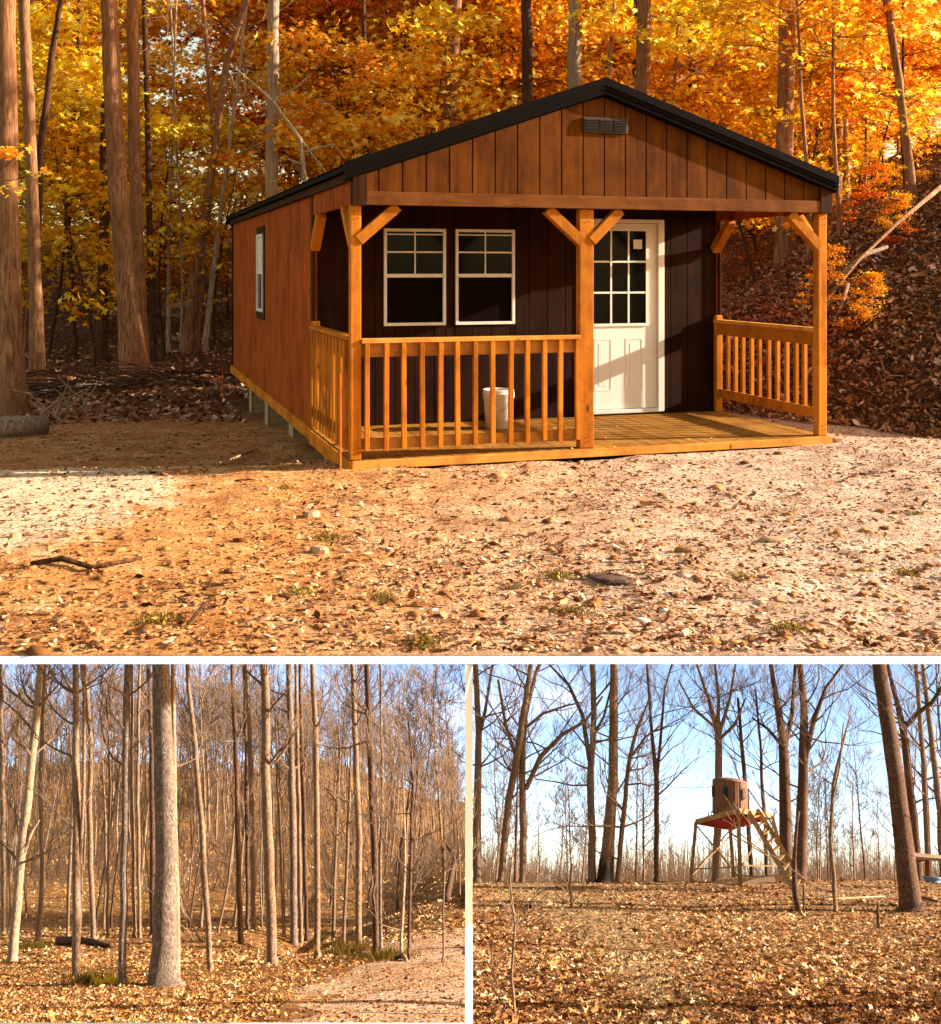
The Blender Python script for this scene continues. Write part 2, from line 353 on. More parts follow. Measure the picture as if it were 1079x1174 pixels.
# siding walls with vertical grooves
def siding(mb, a0, a1, z0, z1f, plane, thick, axis, step=.203, gap=.012, flip=1):
    x = a0
    while x < a1-.01:
        x1 = min(a1, x+step-gap)
        def P(u, w, z): return (u, w, z) if axis == 'x' else (w, u, z)
        zt0 = z1f(x); zt1 = z1f(x1)
        q = [P(x,plane,z0),P(x1,plane,z0),P(x1,plane+thick,z0),P(x,plane+thick,z0),P(x,plane,zt0),P(x1,plane,zt1),P(x1,plane+thick,zt1),P(x,plane+thick,zt0)]
        mb.hexa(q); x += step
ZE, ZA, XR = 2.40, 3.19, 2.17
def zroof(x): return ZE+.02+(ZA-ZE)*(1-abs(x-XR)/(XR+.10 if x < XR else 4.51-XR))-.10
# left wall
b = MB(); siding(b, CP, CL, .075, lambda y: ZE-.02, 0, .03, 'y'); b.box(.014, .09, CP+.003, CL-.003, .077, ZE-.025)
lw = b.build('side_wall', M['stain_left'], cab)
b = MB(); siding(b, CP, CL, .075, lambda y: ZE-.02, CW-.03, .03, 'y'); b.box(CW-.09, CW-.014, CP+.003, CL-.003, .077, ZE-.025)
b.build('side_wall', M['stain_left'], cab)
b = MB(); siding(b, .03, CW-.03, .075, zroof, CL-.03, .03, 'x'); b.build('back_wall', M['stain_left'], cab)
# porch wall pieces leave the window and door openings
wins = [(.696,1.336,1.052,2.02),(1.437,2.073,1.052,2.02)]
dx0, dx1 = 2.80, 3.776
b = MB()
def wallpiece(x0, x1, z0, z1):
    x = x0
    k0 = math.floor((x0)/.203)
    xs = sorted({x0, x1} | {k*.203 for k in range(k0, 30) if x0 < k*.203 < x1})
    for a, c in zip(xs[:-1], xs[1:]): b.box(a+.004, c-.004, CP, CP+.03, z0, z1)
    b.box(x0, x1, CP+.012, CP+.06, z0, z1)
wallpiece(.032, .696, .075, 2.36); wallpiece(.696, 1.336, .075, 1.052); wallpiece(.696, 1.336, 2.02, 2.36)
wallpiece(1.336, 1.437, .075, 2.36); wallpiece(1.437, 2.073, .075, 1.052); wallpiece(1.437, 2.073, 2.02, 2.36)
wallpiece(2.073, dx0, .075, 2.36); wallpiece(dx0, dx1, 2.145, 2.36); wallpiece(dx1, CW-.032, .075, 2.36)
b.build('porch_wall', M['wall_shaded'], cab)
MB().box(.1, CW-.1, CP+.9, CP+.95, .08, 2.3).build('inner_partition', M['screen'], cab)
# gable
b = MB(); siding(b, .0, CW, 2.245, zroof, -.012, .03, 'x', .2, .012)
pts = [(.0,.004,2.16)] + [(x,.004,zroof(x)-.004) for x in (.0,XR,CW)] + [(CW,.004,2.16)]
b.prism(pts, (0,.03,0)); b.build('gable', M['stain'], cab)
vt = MB().box(1.986, 2.407, -.034, -.014, 2.792, 2.925).build('gable_vent', M['vent_dark'], cab, bevel=.004)
for k in range(3):
    x0 = 2.0+k*.1345; g = MB().box(x0, x0+.124, -.038, -.0345, 2.806, 2.911)
    for j in range(7): g.hexa([(x0+.006,-.039,2.812+j*.0135),(x0+.118,-.039,2.812+j*.0135),(x0+.118,-.0385,2.818+j*.0135),(x0+.006,-.0385,2.818+j*.0135),(x0+.006,-.047,2.819+j*.0135),(x0+.118,-.047,2.819+j*.0135),(x0+.118,-.0385,2.823+j*.0135),(x0+.006,-.0385,2.823+j*.0135)])
    g.build('louvre', M['vent'], vt)
MB().box(.0, CW, -.048, -.014, 2.135, 2.245).build('front_beam', M['beam'], cab, bevel=.004)
for x0 in (-.03, CW-.09): MB().box(x0, x0+.12, -.056, -.05, 2.13, 2.40).box(x0, x0+.12, -.05, .05, 2.131, 2.399).build('corner_trim', M['stain_dark'], cab, bevel=.003)
for x0 in (-.014, CW-.03):
    b = MB(); siding(b, .05, CP-.005, 2.14, lambda y: ZE-.02, x0, .03, 'y', .2); b.box(x0+.012, x0+.05, .06, CP-.01, 2.15, 2.36); b.build('side_header', M['stain_left'], cab)
for x0 in (-.02, CW-.01):
    MB().box(x0, x0+.03, CP-.04, CP+.05, .07, 2.38).build('corner_trim', M['stain_dark'], cab)
    MB().box(x0, x0+.03, CL-.07, CL+.02, .07, 2.38).build('corner_trim', M['stain_dark'], cab)
MB().box(.05, CW-.05, .05, CP-.005, 2.36, 2.38).build('porch_ceiling', M['wall_shaded'], cab)
# roof
rf = MB(); OH = -.07
def rp(x, y, dz): 
    return (x, y, ZE+.04+(ZA-ZE)*(1-abs(x-XR)/(XR+.10 if x < XR else 4.51-XR))+dz)
for xa, xb in ((-.10, XR), (XR, 4.51)):
    rf.hexa([rp(xa,OH,-.04),rp(xb,OH,-.04),rp(xb,CL+.02,-.04),rp(xa,CL+.02,-.04),rp(xa,OH,0),rp(xb,OH,0),rp(xb,CL+.02,0),rp(xa,CL+.02,0)])
    n = 46
    for k in range(n+1):
        y = OH+.02+(CL-OH+.02)*k/n
        rf.hexa([rp(xa,y,.001),rp(xb,y,.001),rp(xb,y+.03,.001),rp(xa,y+.03,.001),rp(xa,y+.008,.02),rp(xb,y+.008,.02),rp(xb,y+.022,.02),rp(xa,y+.022,.02)])
rfo = rf.build('roof', M['roof'], cab)
for xa, xb in ((-.105, XR), (XR, 4.515)):
    b = MB()
    for (y0, y1, zt, zb) in ((OH-.03,OH-.002,.035,-.035),(OH-.022,OH-.002,-.037,-.066),(OH-.014,OH-.002,-.068,-.104)):
        b.hexa([rp(xa,y0,zb),rp(xb,y0,zb),rp(xb,y1,zb),rp(xa,y1,zb),rp(xa,y0,zt),rp(xb,y0,zt),rp(xb,y1,zt),rp(xa,y1,zt)])
    b2 = MB(); b2.hexa([rp(xa,CL+.022,-.12),rp(xb,CL+.022,-.12),rp(xb,CL+.04,-.12),rp(xa,CL+.04,-.12),rp(xa,CL+.022,.03),rp(xb,CL+.022,.03),rp(xb,CL+.04,.03),rp(xa,CL+.04,.03)])
    b2.build('fascia', M['roof'], rfo)
    b.hexa([rp(xa,OH-.012,-.112),rp(xb,OH-.012,-.112),rp(xb,-.014,-.12),rp(xa,-.014,-.12),rp(xa,OH,-.1),rp(xb,OH,-.1),rp(xb,-.014,-.1),rp(xa,-.014,-.1)])
    b.build('fascia', M['roof'], rfo)
for x0 in (-.05, CW+.016): MB().box(x0,x0+.034,-.01,CL,2.33,2.40).build('eave_board', M['stain_dark'], rfo)
# deck
b = MB(); x = -.02
while x < CW:
    b.box(x+.003, min(CW+.02, x+.139), -.015, CP-.002, .033, .07+R.uniform(-.0015,.0015), .0008); x += .14
dk = b.build('porch_deck', M['deck'], cab, bevel=.002)
MB().box(-.03, CW+.03, -.045, -.017, -.0, .068).build('deck_edge', M['pine_h'], dk, bevel=.004)
for x0 in (-.048, CW+.022): MB().box(x0, x0+.026, -.03, CP-.01, -.072, .062).build('deck_rim', M['pine_rim'], dk, bevel=.003)
b = MB()
for x0 in (-.035, CW-.005): b.box(x0, x0+.04, CP-.008, CL, -.05, .07)
b.box(.3,.42,.1,CL-.1,-.12,.03).box(CW-.42,CW-.3,.1,CL-.1,-.12,.03).box(.0,CW,CP+.1,CL-.1,.03,.06); b.build('floor_beam', M['pine_rim'], cab)
for (p, zb) in ((7.9,-.62),(6.1,-.58),(3.95,-.5),(1.65,-.42)):
    for s_ in (.12, 3.9):
        b = MB()
        for j in range(int((-.075-zb)/.1)+1):
            zt = -.055-j*.1; b.box(s_, s_+.4, p-.02+.004*(j%2), p+.02+.37, zt-.097, zt, .002)
        b.box(s_-.015, s_+.0, p-.03, p+.03, zb, -.052)
        b.build('pier_block', M['block'], cab, bevel=.006)
# posts, braces
def post(x0, x1, y0=0.0, z0=.072):
    return MB().box(x0, x1, y0, y0+.088, z0, 2.134).build('post', M['pine'], cab, bevel=.006)
post(-.036,.052); post(1.969,2.10); post(4.365,4.455)
def brace(a, c, w=.04, h=.088):
    MB().beam(a, c, w, h, (0,1,0)).build('knee_brace', M['pine'], cab, bevel=.003)
brace((.03,.03,1.85),(.355,.03,2.128),.088,.085); brace((1.99,.03,1.85),(1.675,.03,2.128),.088,.085); brace((2.08,.03,1.86),(2.355,.03,2.128),.088,.085); brace((4.385,.03,1.82),(4.065,.03,2.128),.088,.085)
brace((.008,.09,1.82),(.008,.40,2.13),.088,.06); brace((.008,CP-.03,1.82),(.008,CP-.36,2.13),.088,.085)
brace((4.41,.09,1.82),(4.41,.40,2.13),.088,.06); brace((4.38,CP-.03,1.82),(4.38,CP-.36,2.13),.088,.085)
for x_ in (-.03, 4.37): MB().box(x_, x_+.08, CP-.075, CP-.012, .072, 1.115).build('short_post', M['pine'], cab, bevel=.012)
# railings
fr = MB().box(.054, 1.967, -.02, .088, 1.015, 1.05, .002).build('front_railing', M['pine_h'], cab, bevel=.004)
MB().box(.054, 1.967, .022, .06, .90, 1.012).build('top_rail', M['pine_h'], fr, bevel=.003)
MB().box(.054, 1.967, .022, .06, .15, .235).build('bottom_rail', M['deck'], fr, bevel=.003)
for k in range(13):
    x = .085+k*(1.925-.085)/12+R.uniform(-.006,.006); dz = R.uniform(-.012,.012); tl = R.uniform(-.006,.006)
    MB().hexa([(x,-.018,.145+dz),(x+.038,-.018,.145+dz),(x+.038,.02,.145+dz),(x,.02,.145+dz),(x+tl,-.018,1.012),(x+.038+tl,-.018,1.012),(x+.038+tl,.02,1.012),(x+tl,.02,1.012)]).build('baluster', M['pine'], fr, bevel=.003)
for sgn, X in ((-1, .0), (1, 4.41)):
    inner = X-sgn*.0
    sr = MB().box(X-.045, X+.045, .092, CP-.012, 1.035, 1.068, .002).build('side_railing', M['pine_rim'] if sgn < 0 else M['pine_h'], cab, bevel=.004)
    zb = (.86, .98) if sgn < 0 else (.905, 1.033)
    MB().box(X-.018, X+.018, .092, CP-.08, .905, 1.033).build('top_rail', M['pine'], sr, bevel=.003)
    MB().box(X-.018, X+.018, .092, CP-.08, .225, .32).build('bottom_rail', M['pine'], sr, bevel=.003)
    n = 11
    for k in range(n):
        y = .16+k*(CP-.36)/(n-1)+R.uniform(-.012,.012)
        off = (-.057 if sgn < 0 else .020)
        MB().box(X+off, X+off+.036, y, y+(.075 if sgn < 0 else .038), .13 if sgn < 0 else .24, 1.03 if sgn < 0 else 1.0).build('baluster', M['pine'], sr, bevel=.003)
b = MB()
for x_ in (-.01, 2.02, 4.40):
    for z_ in (.12, .16, 2.02, 2.08): b.tube([(x_,-.0025,z_),(x_,.002,z_)], [.005,.005], 8); b.tube([(x_+.035,-.0025,z_+.01),(x_+.035,.002,z_+.01)], [.005,.005], 8)
o = b.build('screw_heads', M['vent_dark'], cab); o['kind'] = 'stuff'
# windows
def window(x0, x1, z0, z1, y, name='window'):
    b = MB(); w = .03
    b.box(x0,x0+w,y-.016,y+.03,z0,z1).box(x1-w,x1,y-.016,y+.03,z0,z1).box(x0+w,x1-w,y-.016,y+.03,z0,z0+w).box(x0+w,x1-w,y-.016,y+.03,z1-w,z1)
    f = b.build(name, M['white'], cab, bevel=.003)
    zm = z0+(z1-z0)*.515
    MB().box(x0+w,x1-w,y-.01,y+.024,zm-.018,zm+.018).build('meeting_rail', M['white'], f)
    MB().box(x0+w,x1-w,y-.007,y-.002,zm+(z1-zm)*.5-.008,zm+(z1-zm)*.5+.008).box((x0+x1)/2-.007,(x0+x1)/2+.007,y-.0072,y-.0022,zm+.018,z1-w).box(x0+w,x1-w,y-.007,y-.002,z1-w-.035,z1-w-.022).build('muntin', M['white'], f)
    MB().box(x0+w,x1-w,y+.004,y+.009,zm+.018,z1-w).build('pane', M['glass'], f)
    MB().box(x0+w,x1-w,y+.010,y+.013,z0+w,zm-.018).build('screen', M['screen'], f)
for a in wins: window(a[0], a[1], a[2], a[3], CP)
# side window, standing proud of the left wall
b = MB(); y0, y1, z0, z1 = 5.62, 6.22, 1.06, 2.07; w = .04
b.box(-.03,.02,y0,y0+w,z0,z1).box(-.03,.02,y1-w,y1,z0,z1).box(-.03,.02,y0+w,y1-w,z0,z0+w).box(-.03,.02,y0+w,y1-w,z1-w,z1)
f = b.build('window', M['white'], cab, bevel=.003)
MB().box(-.02,-.005,y0+w,y1-w,1.55,1.59).build('meeting_rail', M['white'], f); MB().box(-.006,-.003,y0+w,y1-w,1.59,z1-w).build('pane', M['bucket'], f); MB().box(-.006,-.003,y0+w,y1-w,z0+w,1.55).build('screen', M['glass'], f)
b = MB().box(-.014,.0,y0-.1,y0-.003,z0-.1,z1+.1).box(-.014,.0,y1+.003,y1+.1,z0-.1,z1+.1).box(-.014,.0,y0-.003,y1+.003,z1+.003,z1+.1).box(-.014,.0,y0-.003,y1+.003,z0-.1,z0-.003); b.build('window_trim', M['stain_dark'], cab)
# door
d = MB().box(dx0+.035, 3.70, CP+.01, CP+.05, .135, 2.10).build('door', M['door'], cab, bevel=.003)
b = MB().box(dx0,dx0+.032,CP-.018,CP+.05,.09,2.144).box(3.705,3.776,CP-.018,CP+.05,.09,2.144).box(dx0+.032,3.705,CP-.018,CP+.05,2.105,2.144); b.build('door_frame', M['door'], cab, bevel=.004)
MB().box(dx0+.032,3.705,CP-.03,CP+.05,.09,.13).build('door_sill', M['white'], cab, bevel=.004)
gx0, gx1, gz0, gz1 = 2.955, 3.565, 1.04, 2.02
b = MB(); w = .028
b.box(gx0-w,gx0,CP-.004,CP+.0095,gz0-w,gz1+w).box(gx1,gx1+w,CP-.004,CP+.0095,gz0-w,gz1+w).box(gx0,gx1,CP-.004,CP+.0095,gz0-w,gz0).box(gx0,gx1,CP-.004,CP+.0095,gz1,gz1+w)
for k in (1, 2):
    x = gx0+(gx1-gx0)*k/3; z = gz0+(gz1-gz0)*k/3
    b.box(x-.01,x+.01,CP-.003,CP+.003,gz0,gz1).box(gx0,gx1,CP-.0022,CP+.0022,z-.01,z+.01)
b.build('door_grille', M['door'], d)
MB().box(gx0,gx1,CP+.004,CP+.0088,gz0,gz1).build('pane', M['glass'], d)
MB().box(3.42,3.52,CP+.0012,CP+.0028,1.83,1.93).build('sticker', M['white'], d)
for x0, x1 in ((2.97,3.17),(3.33,3.53)):
    b = MB(); z0, z1 = .33, .88
    b.box(x0,x0+.014,CP+.007,CP+.0098,z0,z1).box(x1-.014,x1,CP+.007,CP+.0098,z0,z1).box(x0+.014,x1-.014,CP+.007,CP+.0098,z0,z0+.014).box(x0+.014,x1-.014,CP+.007,CP+.0098,z1-.014,z1).box(x0+.05,x1-.05,CP+.0075,CP+.0098,z0+.05,z1-.05)
    b.build('door_panel', M['door'], d)
# bucket
bw = loc2w(1.72, 1.42)
bk = empty('bucket', (bw[0], bw[1], .072), label='white plastic bucket standing on the porch behind the front railing', cat='bucket')
def lathe(prof, n=28):
    b = MB(); 
    for i, (r, z) in enumerate(prof):
        for k in range(n): a = 2*math.pi*k/n; b.v.append((r*math.cos(a), r*math.sin(a), z))
    for i in range(len(prof)-1):
        for k in range(n): b.f.append([i*n+k, i*n+(k+1)%n, (i+1)*n+(k+1)%n, (i+1)*n+k])
    b.f.append([k for k in range(n-1,-1,-1)])
    return b
lathe([(.125,0),(.145,.33),(.150,.332),(.151,.345),(.147,.347),(.152,.36),(.152,.372),(.145,.375),(.138,.36),(.118,.02),(.0,.02)]).build('tub', M['bucket'], bk, smooth=True)
MB().tube([(-.15+.0,0,.35)]+[(-.152*math.cos(a), -.05-.1*math.sin(a), .35-.17*math.sin(a)) for a in [math.pi*k/12 for k in range(13)]]+[(.15,0,.35)], [.003]*15, 6).build('handle', M['steel'], bk)
# marker stakes
def stake(x, y, z0, z1, lab, grp=None):
    o = MB().tube([(0,0,-.05),(.003,0,(z1-z0)*.5),(0,.004,z1-z0)], [.007,.007,.005], 6)
    o = o.build('marker_stake', M['stake']); o.location = (x, y, z0); tag(o, lab, 'marker stake', 'orange survey stakes by the cabin')
stake(-1.04, 8.98, .03, .78, 'orange marker stake in the dirt against the porch corner')
stake(-3.95, 17.9, -.55, .05, 'red orange marker stake at the back corner of the cabin wall')

# ------------------------------------------------------------------ leaves / scatter helpers
def rot_frames(n, rng, flat=1.0):
    nrm = rng.normal(size=(n,3)); nrm[:,2] = np.abs(nrm[:,2])+flat; nrm /= np.linalg.norm(nrm, axis=1)[:,None]
    a = rng.normal(size=(n,3)); a -= (a*nrm).sum(1)[:,None]*nrm; a /= np.linalg.norm(a, axis=1)[:,None]
    return a, np.cross(nrm, a), nrm
STAR = []
for k in range(10):
    a = math.pi*2*k/10+math.pi/2; r = (1.0 if k % 2 == 0 else .42)*(.75 if k in (4,6) else 1); STAR.append((r*math.cos(a), r*math.sin(a)))
OVAL = [(0,1),(.42,.35),(.33,-.45),(0,-1),(-.36,-.4),(-.4,.4)]
def leaf_cloud(name, P, size, rng, flat=.6, shape=STAR, curl=.25, frames=None):
    n = len(P); a, b, nn = frames if frames else rot_frames(n, rng, flat)
    s = np.asarray(size)*rng.uniform(.55, 1.25, n); sh = np.array(shape); k = len(sh)
    r2 = (sh**2).sum(1)
    cu = rng.uniform(-curl, curl*2, n)
    v = P[:,None,:] + s[:,None,None]*(a[:,None,:]*sh[None,:,0,None] + b[:,None,:]*sh[None,:,1,None] - nn[:,None,:]*(r2[None,:,None]*cu[:,None,None]))
    return np_mesh(name, v.reshape(-1,3), np.arange(n*k), np.full(n, k))
ICO_V = None
def stone_cloud(name, P, size, rng, flat=.6):
    t_ = (1+5**.5)/2
    iv = np.array([(-1,t_,0),(1,t_,0),(-1,-t_,0),(1,-t_,0),(0,-1,t_),(0,1,t_),(0,-1,-t_),(0,1,-t_),(t_,0,-1),(t_,0,1),(-t_,0,-1),(-t_,0,1)], float); iv /= np.linalg.norm(iv[0])
    jf = np.array([(0,11,5),(0,5,1),(0,1,7),(0,7,10),(0,10,11),(1,5,9),(5,11,4),(11,10,2),(10,7,6),(7,1,8),(3,9,4),(3,4,2),(3,2,6),(3,6,8),(3,8,9),(4,9,5),(2,4,11),(6,2,10),(8,6,7),(9,8,1)])
    n = len(P); s = size if not np.isscalar(size) else np.full(n, size)
    a = rng.normal(size=(n,3)); a /= np.linalg.norm(a,axis=1)[:,None]; c = rng.normal(size=(n,3)); c -= (c*a).sum(1)[:,None]*a; c /= np.linalg.norm(c,axis=1)[:,None]; d = np.cross(a,c)
    sc = rng.uniform(.5,1.3,(n,3)); j = iv[None]*(1+rng.uniform(-.25,.25,(n,12,1)))
    v = (j[...,0:1]*a[:,None]*sc[:,None,0:1]+j[...,1:2]*c[:,None]*sc[:,None,1:2]+j[...,2:3]*d[:,None]*sc[:,None,2:3])*s[:,None,None]
    v[...,2] *= flat; v = v + P[:,None]
    f = (jf[None]+12*np.arange(n)[:,None,None]).reshape(-1)
    return np_mesh(name, v.reshape(-1,3), f, np.full(n*20, 3))
rng = np.random.default_rng(5)
def in_cabin(x, y, m=.05):
    s = (x-CX)*ca+(y-CY)*sa; p = -(x-CX)*sa+(y-CY)*ca
    return (s > -m) & (s < CW+m) & (p > -.06) & (p < CL+.1)
def scat(n, y0, y1, lo=-.46, hi=.44, pw=1.0, mask=None):
    y = y0*(y1/y0)**rng.uniform(0,1,n)**pw; x = y*rng.uniform(lo, hi, n)
    k = ~in_cabin(x, y)
    if mask is not None: k &= mask(x, y)
    x = x[k]; y = y[k]; return np.stack([x, y, hU(x, y)], 1)
# gravel and clods (nobody could count them)
P = scat(20000, 4.75, 13, mask=lambda x,y: (vnoise(x/1.3, y/1.3, 3)+.30*(x-.1) > -.02+rng.uniform(-.3,.3,len(x))))
o = link('gravel', stone_cloud('gravel', P, rng.gamma(1.5, .0040, len(P))+.0025, rng, .3), M['stone']); o['kind'] = 'stuff'
P = scat(13000, 4.75, 17); o = link('dirt_clods', stone_cloud('dirt_clods', P, rng.gamma(1.5, .0062, len(P))+.0025, rng, .5), M['clod']); o['kind'] = 'stuff'
P = scat(30000, 4.75, 19, mask=lambda x,y: vnoise(x/.9, y/.9, 9)+rng.uniform(-.25,.25,len(x)) > -.1); P[:,2] += .012
o = link('fallen_leaves', leaf_cloud('fallen_leaves', P, .0155*(.4+rng.gamma(2,.3,len(P))), rng, 1.6, OVAL), M['yard_leaf']); o['kind'] = 'stuff'
hm = lambda x, y: (x*.8+y*.6 > 9.9) & (y > 9)
P = scat(84000, 10.4, 46, .1, .45, mask=hm); P[:,2] += .02+rng.uniform(-.02,.03,len(P))
o = link('hillside_leaf_litter', leaf_cloud('hillside_leaf_litter', P, .035*(.4+rng.gamma(2,.3,len(P))), rng, .4, OVAL), M['litter_up']); o['kind'] = 'stuff'
P = scat(20000, 15.5, 45, -.5, .2); P[:,2] += .02
o = link('forest_leaf_litter', leaf_cloud('forest_leaf_litter', P, .07, rng, .8, OVAL), M['litter_up']); o['kind'] = 'stuff'
b = MB(); q = random.Random(99)
for k in range(300):
    y = q.uniform(11, 26); x = y*q.uniform(.24, .45)
    if x*.8+y*.6 < 10.4: continue
    a = q.uniform(0,3.14); L = q.uniform(.1,.55); z = float(hU(x,y))+.03; up_ = q.uniform(-.05,.3)
    e_ = V(x+L*math.cos(a), y+L*math.sin(a)*.4, z+L*up_+.25*L*math.cos(a)); m_ = V(x,y,z).lerp(e_,.5)+V(q.gauss(0,.04),0,q.gauss(0,.04)); b.tube([V(x,y,z), m_, e_], [.012*q.uniform(.4,1.3),.009,.004], 4, False)
o = b.build('bank_twigs', M['bark_up']); o['kind'] = 'stuff'
# leaves dropped on the deck
Q = []
for k in range(26):
    s_ = R.uniform(2.2,4.3) if k > 8 else R.uniform(1.6,2.5); p_ = R.uniform(.0,1.6) if k > 8 else R.uniform(-.03,.06)
    Q.append(loc2w(s_, p_, .076))
o = link('deck_leaves', leaf_cloud('deck_leaves', np.array(Q), .03, rng, 3.0, OVAL), M['gold_leaf']); o['kind'] = 'stuff'

# pixel helpers: place a thing of real size on the real ground below a sight line
def pt(px, py, Y): return Vector(((px-539.5)/FPX*Y, Y, CH-(py-HZ)/FPX*Y))
def ground_hit(px, py, hf, y0, y1):
    dx = (px-539.5)/FPX; dz = -(py-HZ)/FPX; y = y0
    while y < y1:
        if CH+dz*y <= float(hf(dx*y, y)): break
        y += .04 if y < 30 else .1
    return Vector((dx*y, y, float(hf(dx*y, y))))

# flat stones, log, sticks, tufts in the yard
def rock(px, py, w, h, lab, seed, flat=.3, mat='flat_stone'):
    p = ground_hit(px, py, hU, 4.75, 20); rr = w/FPX*p.y/2
    b = MB(); q = random.Random(seed); n = 12
    for i, (r, z) in enumerate(((.75,-.3),(1,.1),(.92,.75),(.6,1.0))):
        for k in range(n): a = 2*math.pi*k/n; e = r*(1+.18*math.sin(2*a+seed)+q.uniform(-.08,.08)); b.v.append((e*rr*math.cos(a), e*rr*.7*math.sin(a), z*rr*flat*2))
    for i in range(3):
        for k in range(n): b.f.append([i*n+k, i*n+(k+1)%n, (i+1)*n+(k+1)%n, (i+1)*n+k])
    b.f.append([3*n+k for k in range(n)])
    o = b.build('stone', M[mat]); o.location = p-V(0,0,rr*flat*.5); o.rotation_euler = (q.uniform(-.1,.1), q.uniform(-.1,.1), q.uniform(-.4,.4)); tag(o, lab, 'stone')
rock(888, 621, 30, 8, 'flat pale stone on the gravel in front of the right porch post', 1, .2)
rock(786, 633, 24, 9, 'small brown angular stone on the gravel below the door', 2, .3, 'clod_plain')
rock(366, 634, 22, 12, 'rounded tan stone left of the gravel beside a yellow tuft', 3, .4)
rock(700, 664, 62, 12, 'dark jagged slab half buried in the gravel below the middle porch post', 4, .07, 'dark_stone')
rock(358, 592, 20, 10, 'pale bulging stone on the dirt in front of the left porch corner', 6, .4)
rock(18, 618, 13, 10, 'reddish round clod at the left edge of the sunlit dirt', 7, .6)
rock(505, 622, 14, 7, 'small dark red stone on the gravel below the front railing', 8, .4)
def tuft(px, py, hgt, n, lab, seed):
    p = ground_hit(px, py, hU, 4.75, 20); b = MB(); q = random.Random(seed)
    for k in range(n):
        r = hgt*1.3; x, y = q.gauss(0,r*.6), q.gauss(0,r*.6); L = hgt*q.uniform(.15,.8)*math.exp(-(x*x+y*y)/(r*r)); dx, dy = q.gauss(0,.8)*L, q.gauss(0,.8)*L; w = .0015+.0025*q.random()
        b.poly([(x-w,y,-.01),(x+w,y,-.01),(x+dx*.5+w*.7,y+dy*.5,L*.65),(x+dx,y+dy,L*.8),(x+dx*.5-w*.7,y+dy*.5,L*.65)])
    o = b.build('grass_tuft', M['grass']); o.location = p; tag(o, lab, 'grass tuft', 'sparse tufts of grass in the yard')
for i, (px, py, h_, n, lab) in enumerate([
    (375,618,.09,90,'yellow weed tuft left of the gravel beside a rounded stone'),(345,680,.07,60,'low green tuft at the lower middle of the dirt'),
    (485,740,.09,110,'green grass tuft at the bottom edge below the front railing'),(180,716,.10,90,'yellow green tuft at the bottom left of the dirt'),
    (640,662,.08,110,'dark green tuft beside the dark slab in the gravel'),(655,705,.08,90,'green tuft at the bottom below the dark slab'),
    (330,560,.07,60,'tiny weed tuft in front of the left porch corner'),(1040,660,.06,70,'thin tuft near the right edge of the gravel'),
    (850,665,.06,70,'thin tuft on the gravel under the right of the porch'),(905,722,.07,80,'pale tuft at the bottom right of the gravel'),
    (440,688,.06,70,'thin weed tuft left of the bottom grass'),(1050,590,.05,60,'faint tuft by the foot of the leafy bank')]): tuft(px, py, h_*.85, int(n*2.2), lab, 40+i)
def stick(name, pts, r, mat, lab, cat, group=None, n=7, hf=None):
    b = MB(); b.tube(pts, r, n, rough=.12, seed=len(lab)); o = b.build(name, mat, smooth=True); tag(o, lab, cat, group); return o
def gp(px, py, dz=.0, hf=hU, y0=4.75, y1=60): p = ground_hit(px, py, hf, y0, y1); p.z += dz; return p
a = gp(-25,503,.1); c = gp(53,497,.1); stick('fallen_log', [a, a.lerp(c,.5)+V(0,0,.01), c], [.16,.15,.14], M['dead'], 'cut log lying on the dirt at the left edge of the cabin yard', 'log', n=14)
stick('fallen_stick', [gp(35,652,.02),gp(70,648,.03),gp(105,656,.02),gp(163,646,.02)], [.014,.016,.014,.008], M['bark_dark'], 'long dark crooked stick on the dirt at lower left', 'stick')
stick('fallen_stick', [gp(248,535,.02),gp(290,520,.02)], [.012,.012], M['dead'], 'straight pale stick on the dirt left of the piers', 'stick')
stick('fallen_stick', [gp(30,459,.06),gp(80,450,.1),gp(145,446,.08)], [.05,.05,.03], M['dead'], 'long pale pole lying at the edge of the woods on the left', 'stick')
stick('fallen_stick', [gp(215,722,.02),gp(235,704,.04),gp(247,700,.02)], [.008,.009,.005], M['bark_dark'], 'short forked twig at bottom left of the yard', 'stick')
# brush heaps along the wood edge
for i, (px, py, lab) in enumerate([(70,452,'low tangle of dead sticks at the wood edge left of the leaning tree'),(215,440,'brush pile of dead sticks between the leaning tree and the cabin'),(55,488,'bent dead twigs sprouting beside the cut log')]):
    p = gp(px, py, .0); b = MB(); q = random.Random(i+70)
    for k in range(70 if i < 2 else 14):
        a = q.uniform(-.4,.4)+(math.pi if q.random() < .5 else 0); L = q.uniform(.4,1.6)*(1 if i < 2 else .4); s0 = Vector((q.gauss(0,1.1 if i < 2 else .15), q.gauss(0,.5), q.uniform(0,.22)))
        e = s0+Vector((L*math.cos(a), L*math.sin(a), q.uniform(-.1,.35) if i < 2 else q.uniform(.2,.5))); mm = s0.lerp(e,.5)+Vector((0,0,q.uniform(-.05,.12)))
        b.tube([s0,mm,e], [.018*q.uniform(.4,1.3),.013,.006], 4, False)
    o = b.build('brush_pile', M['bark_dark'] if i < 2 else M['dead']); o.location = p; tag(o, lab, 'brush')
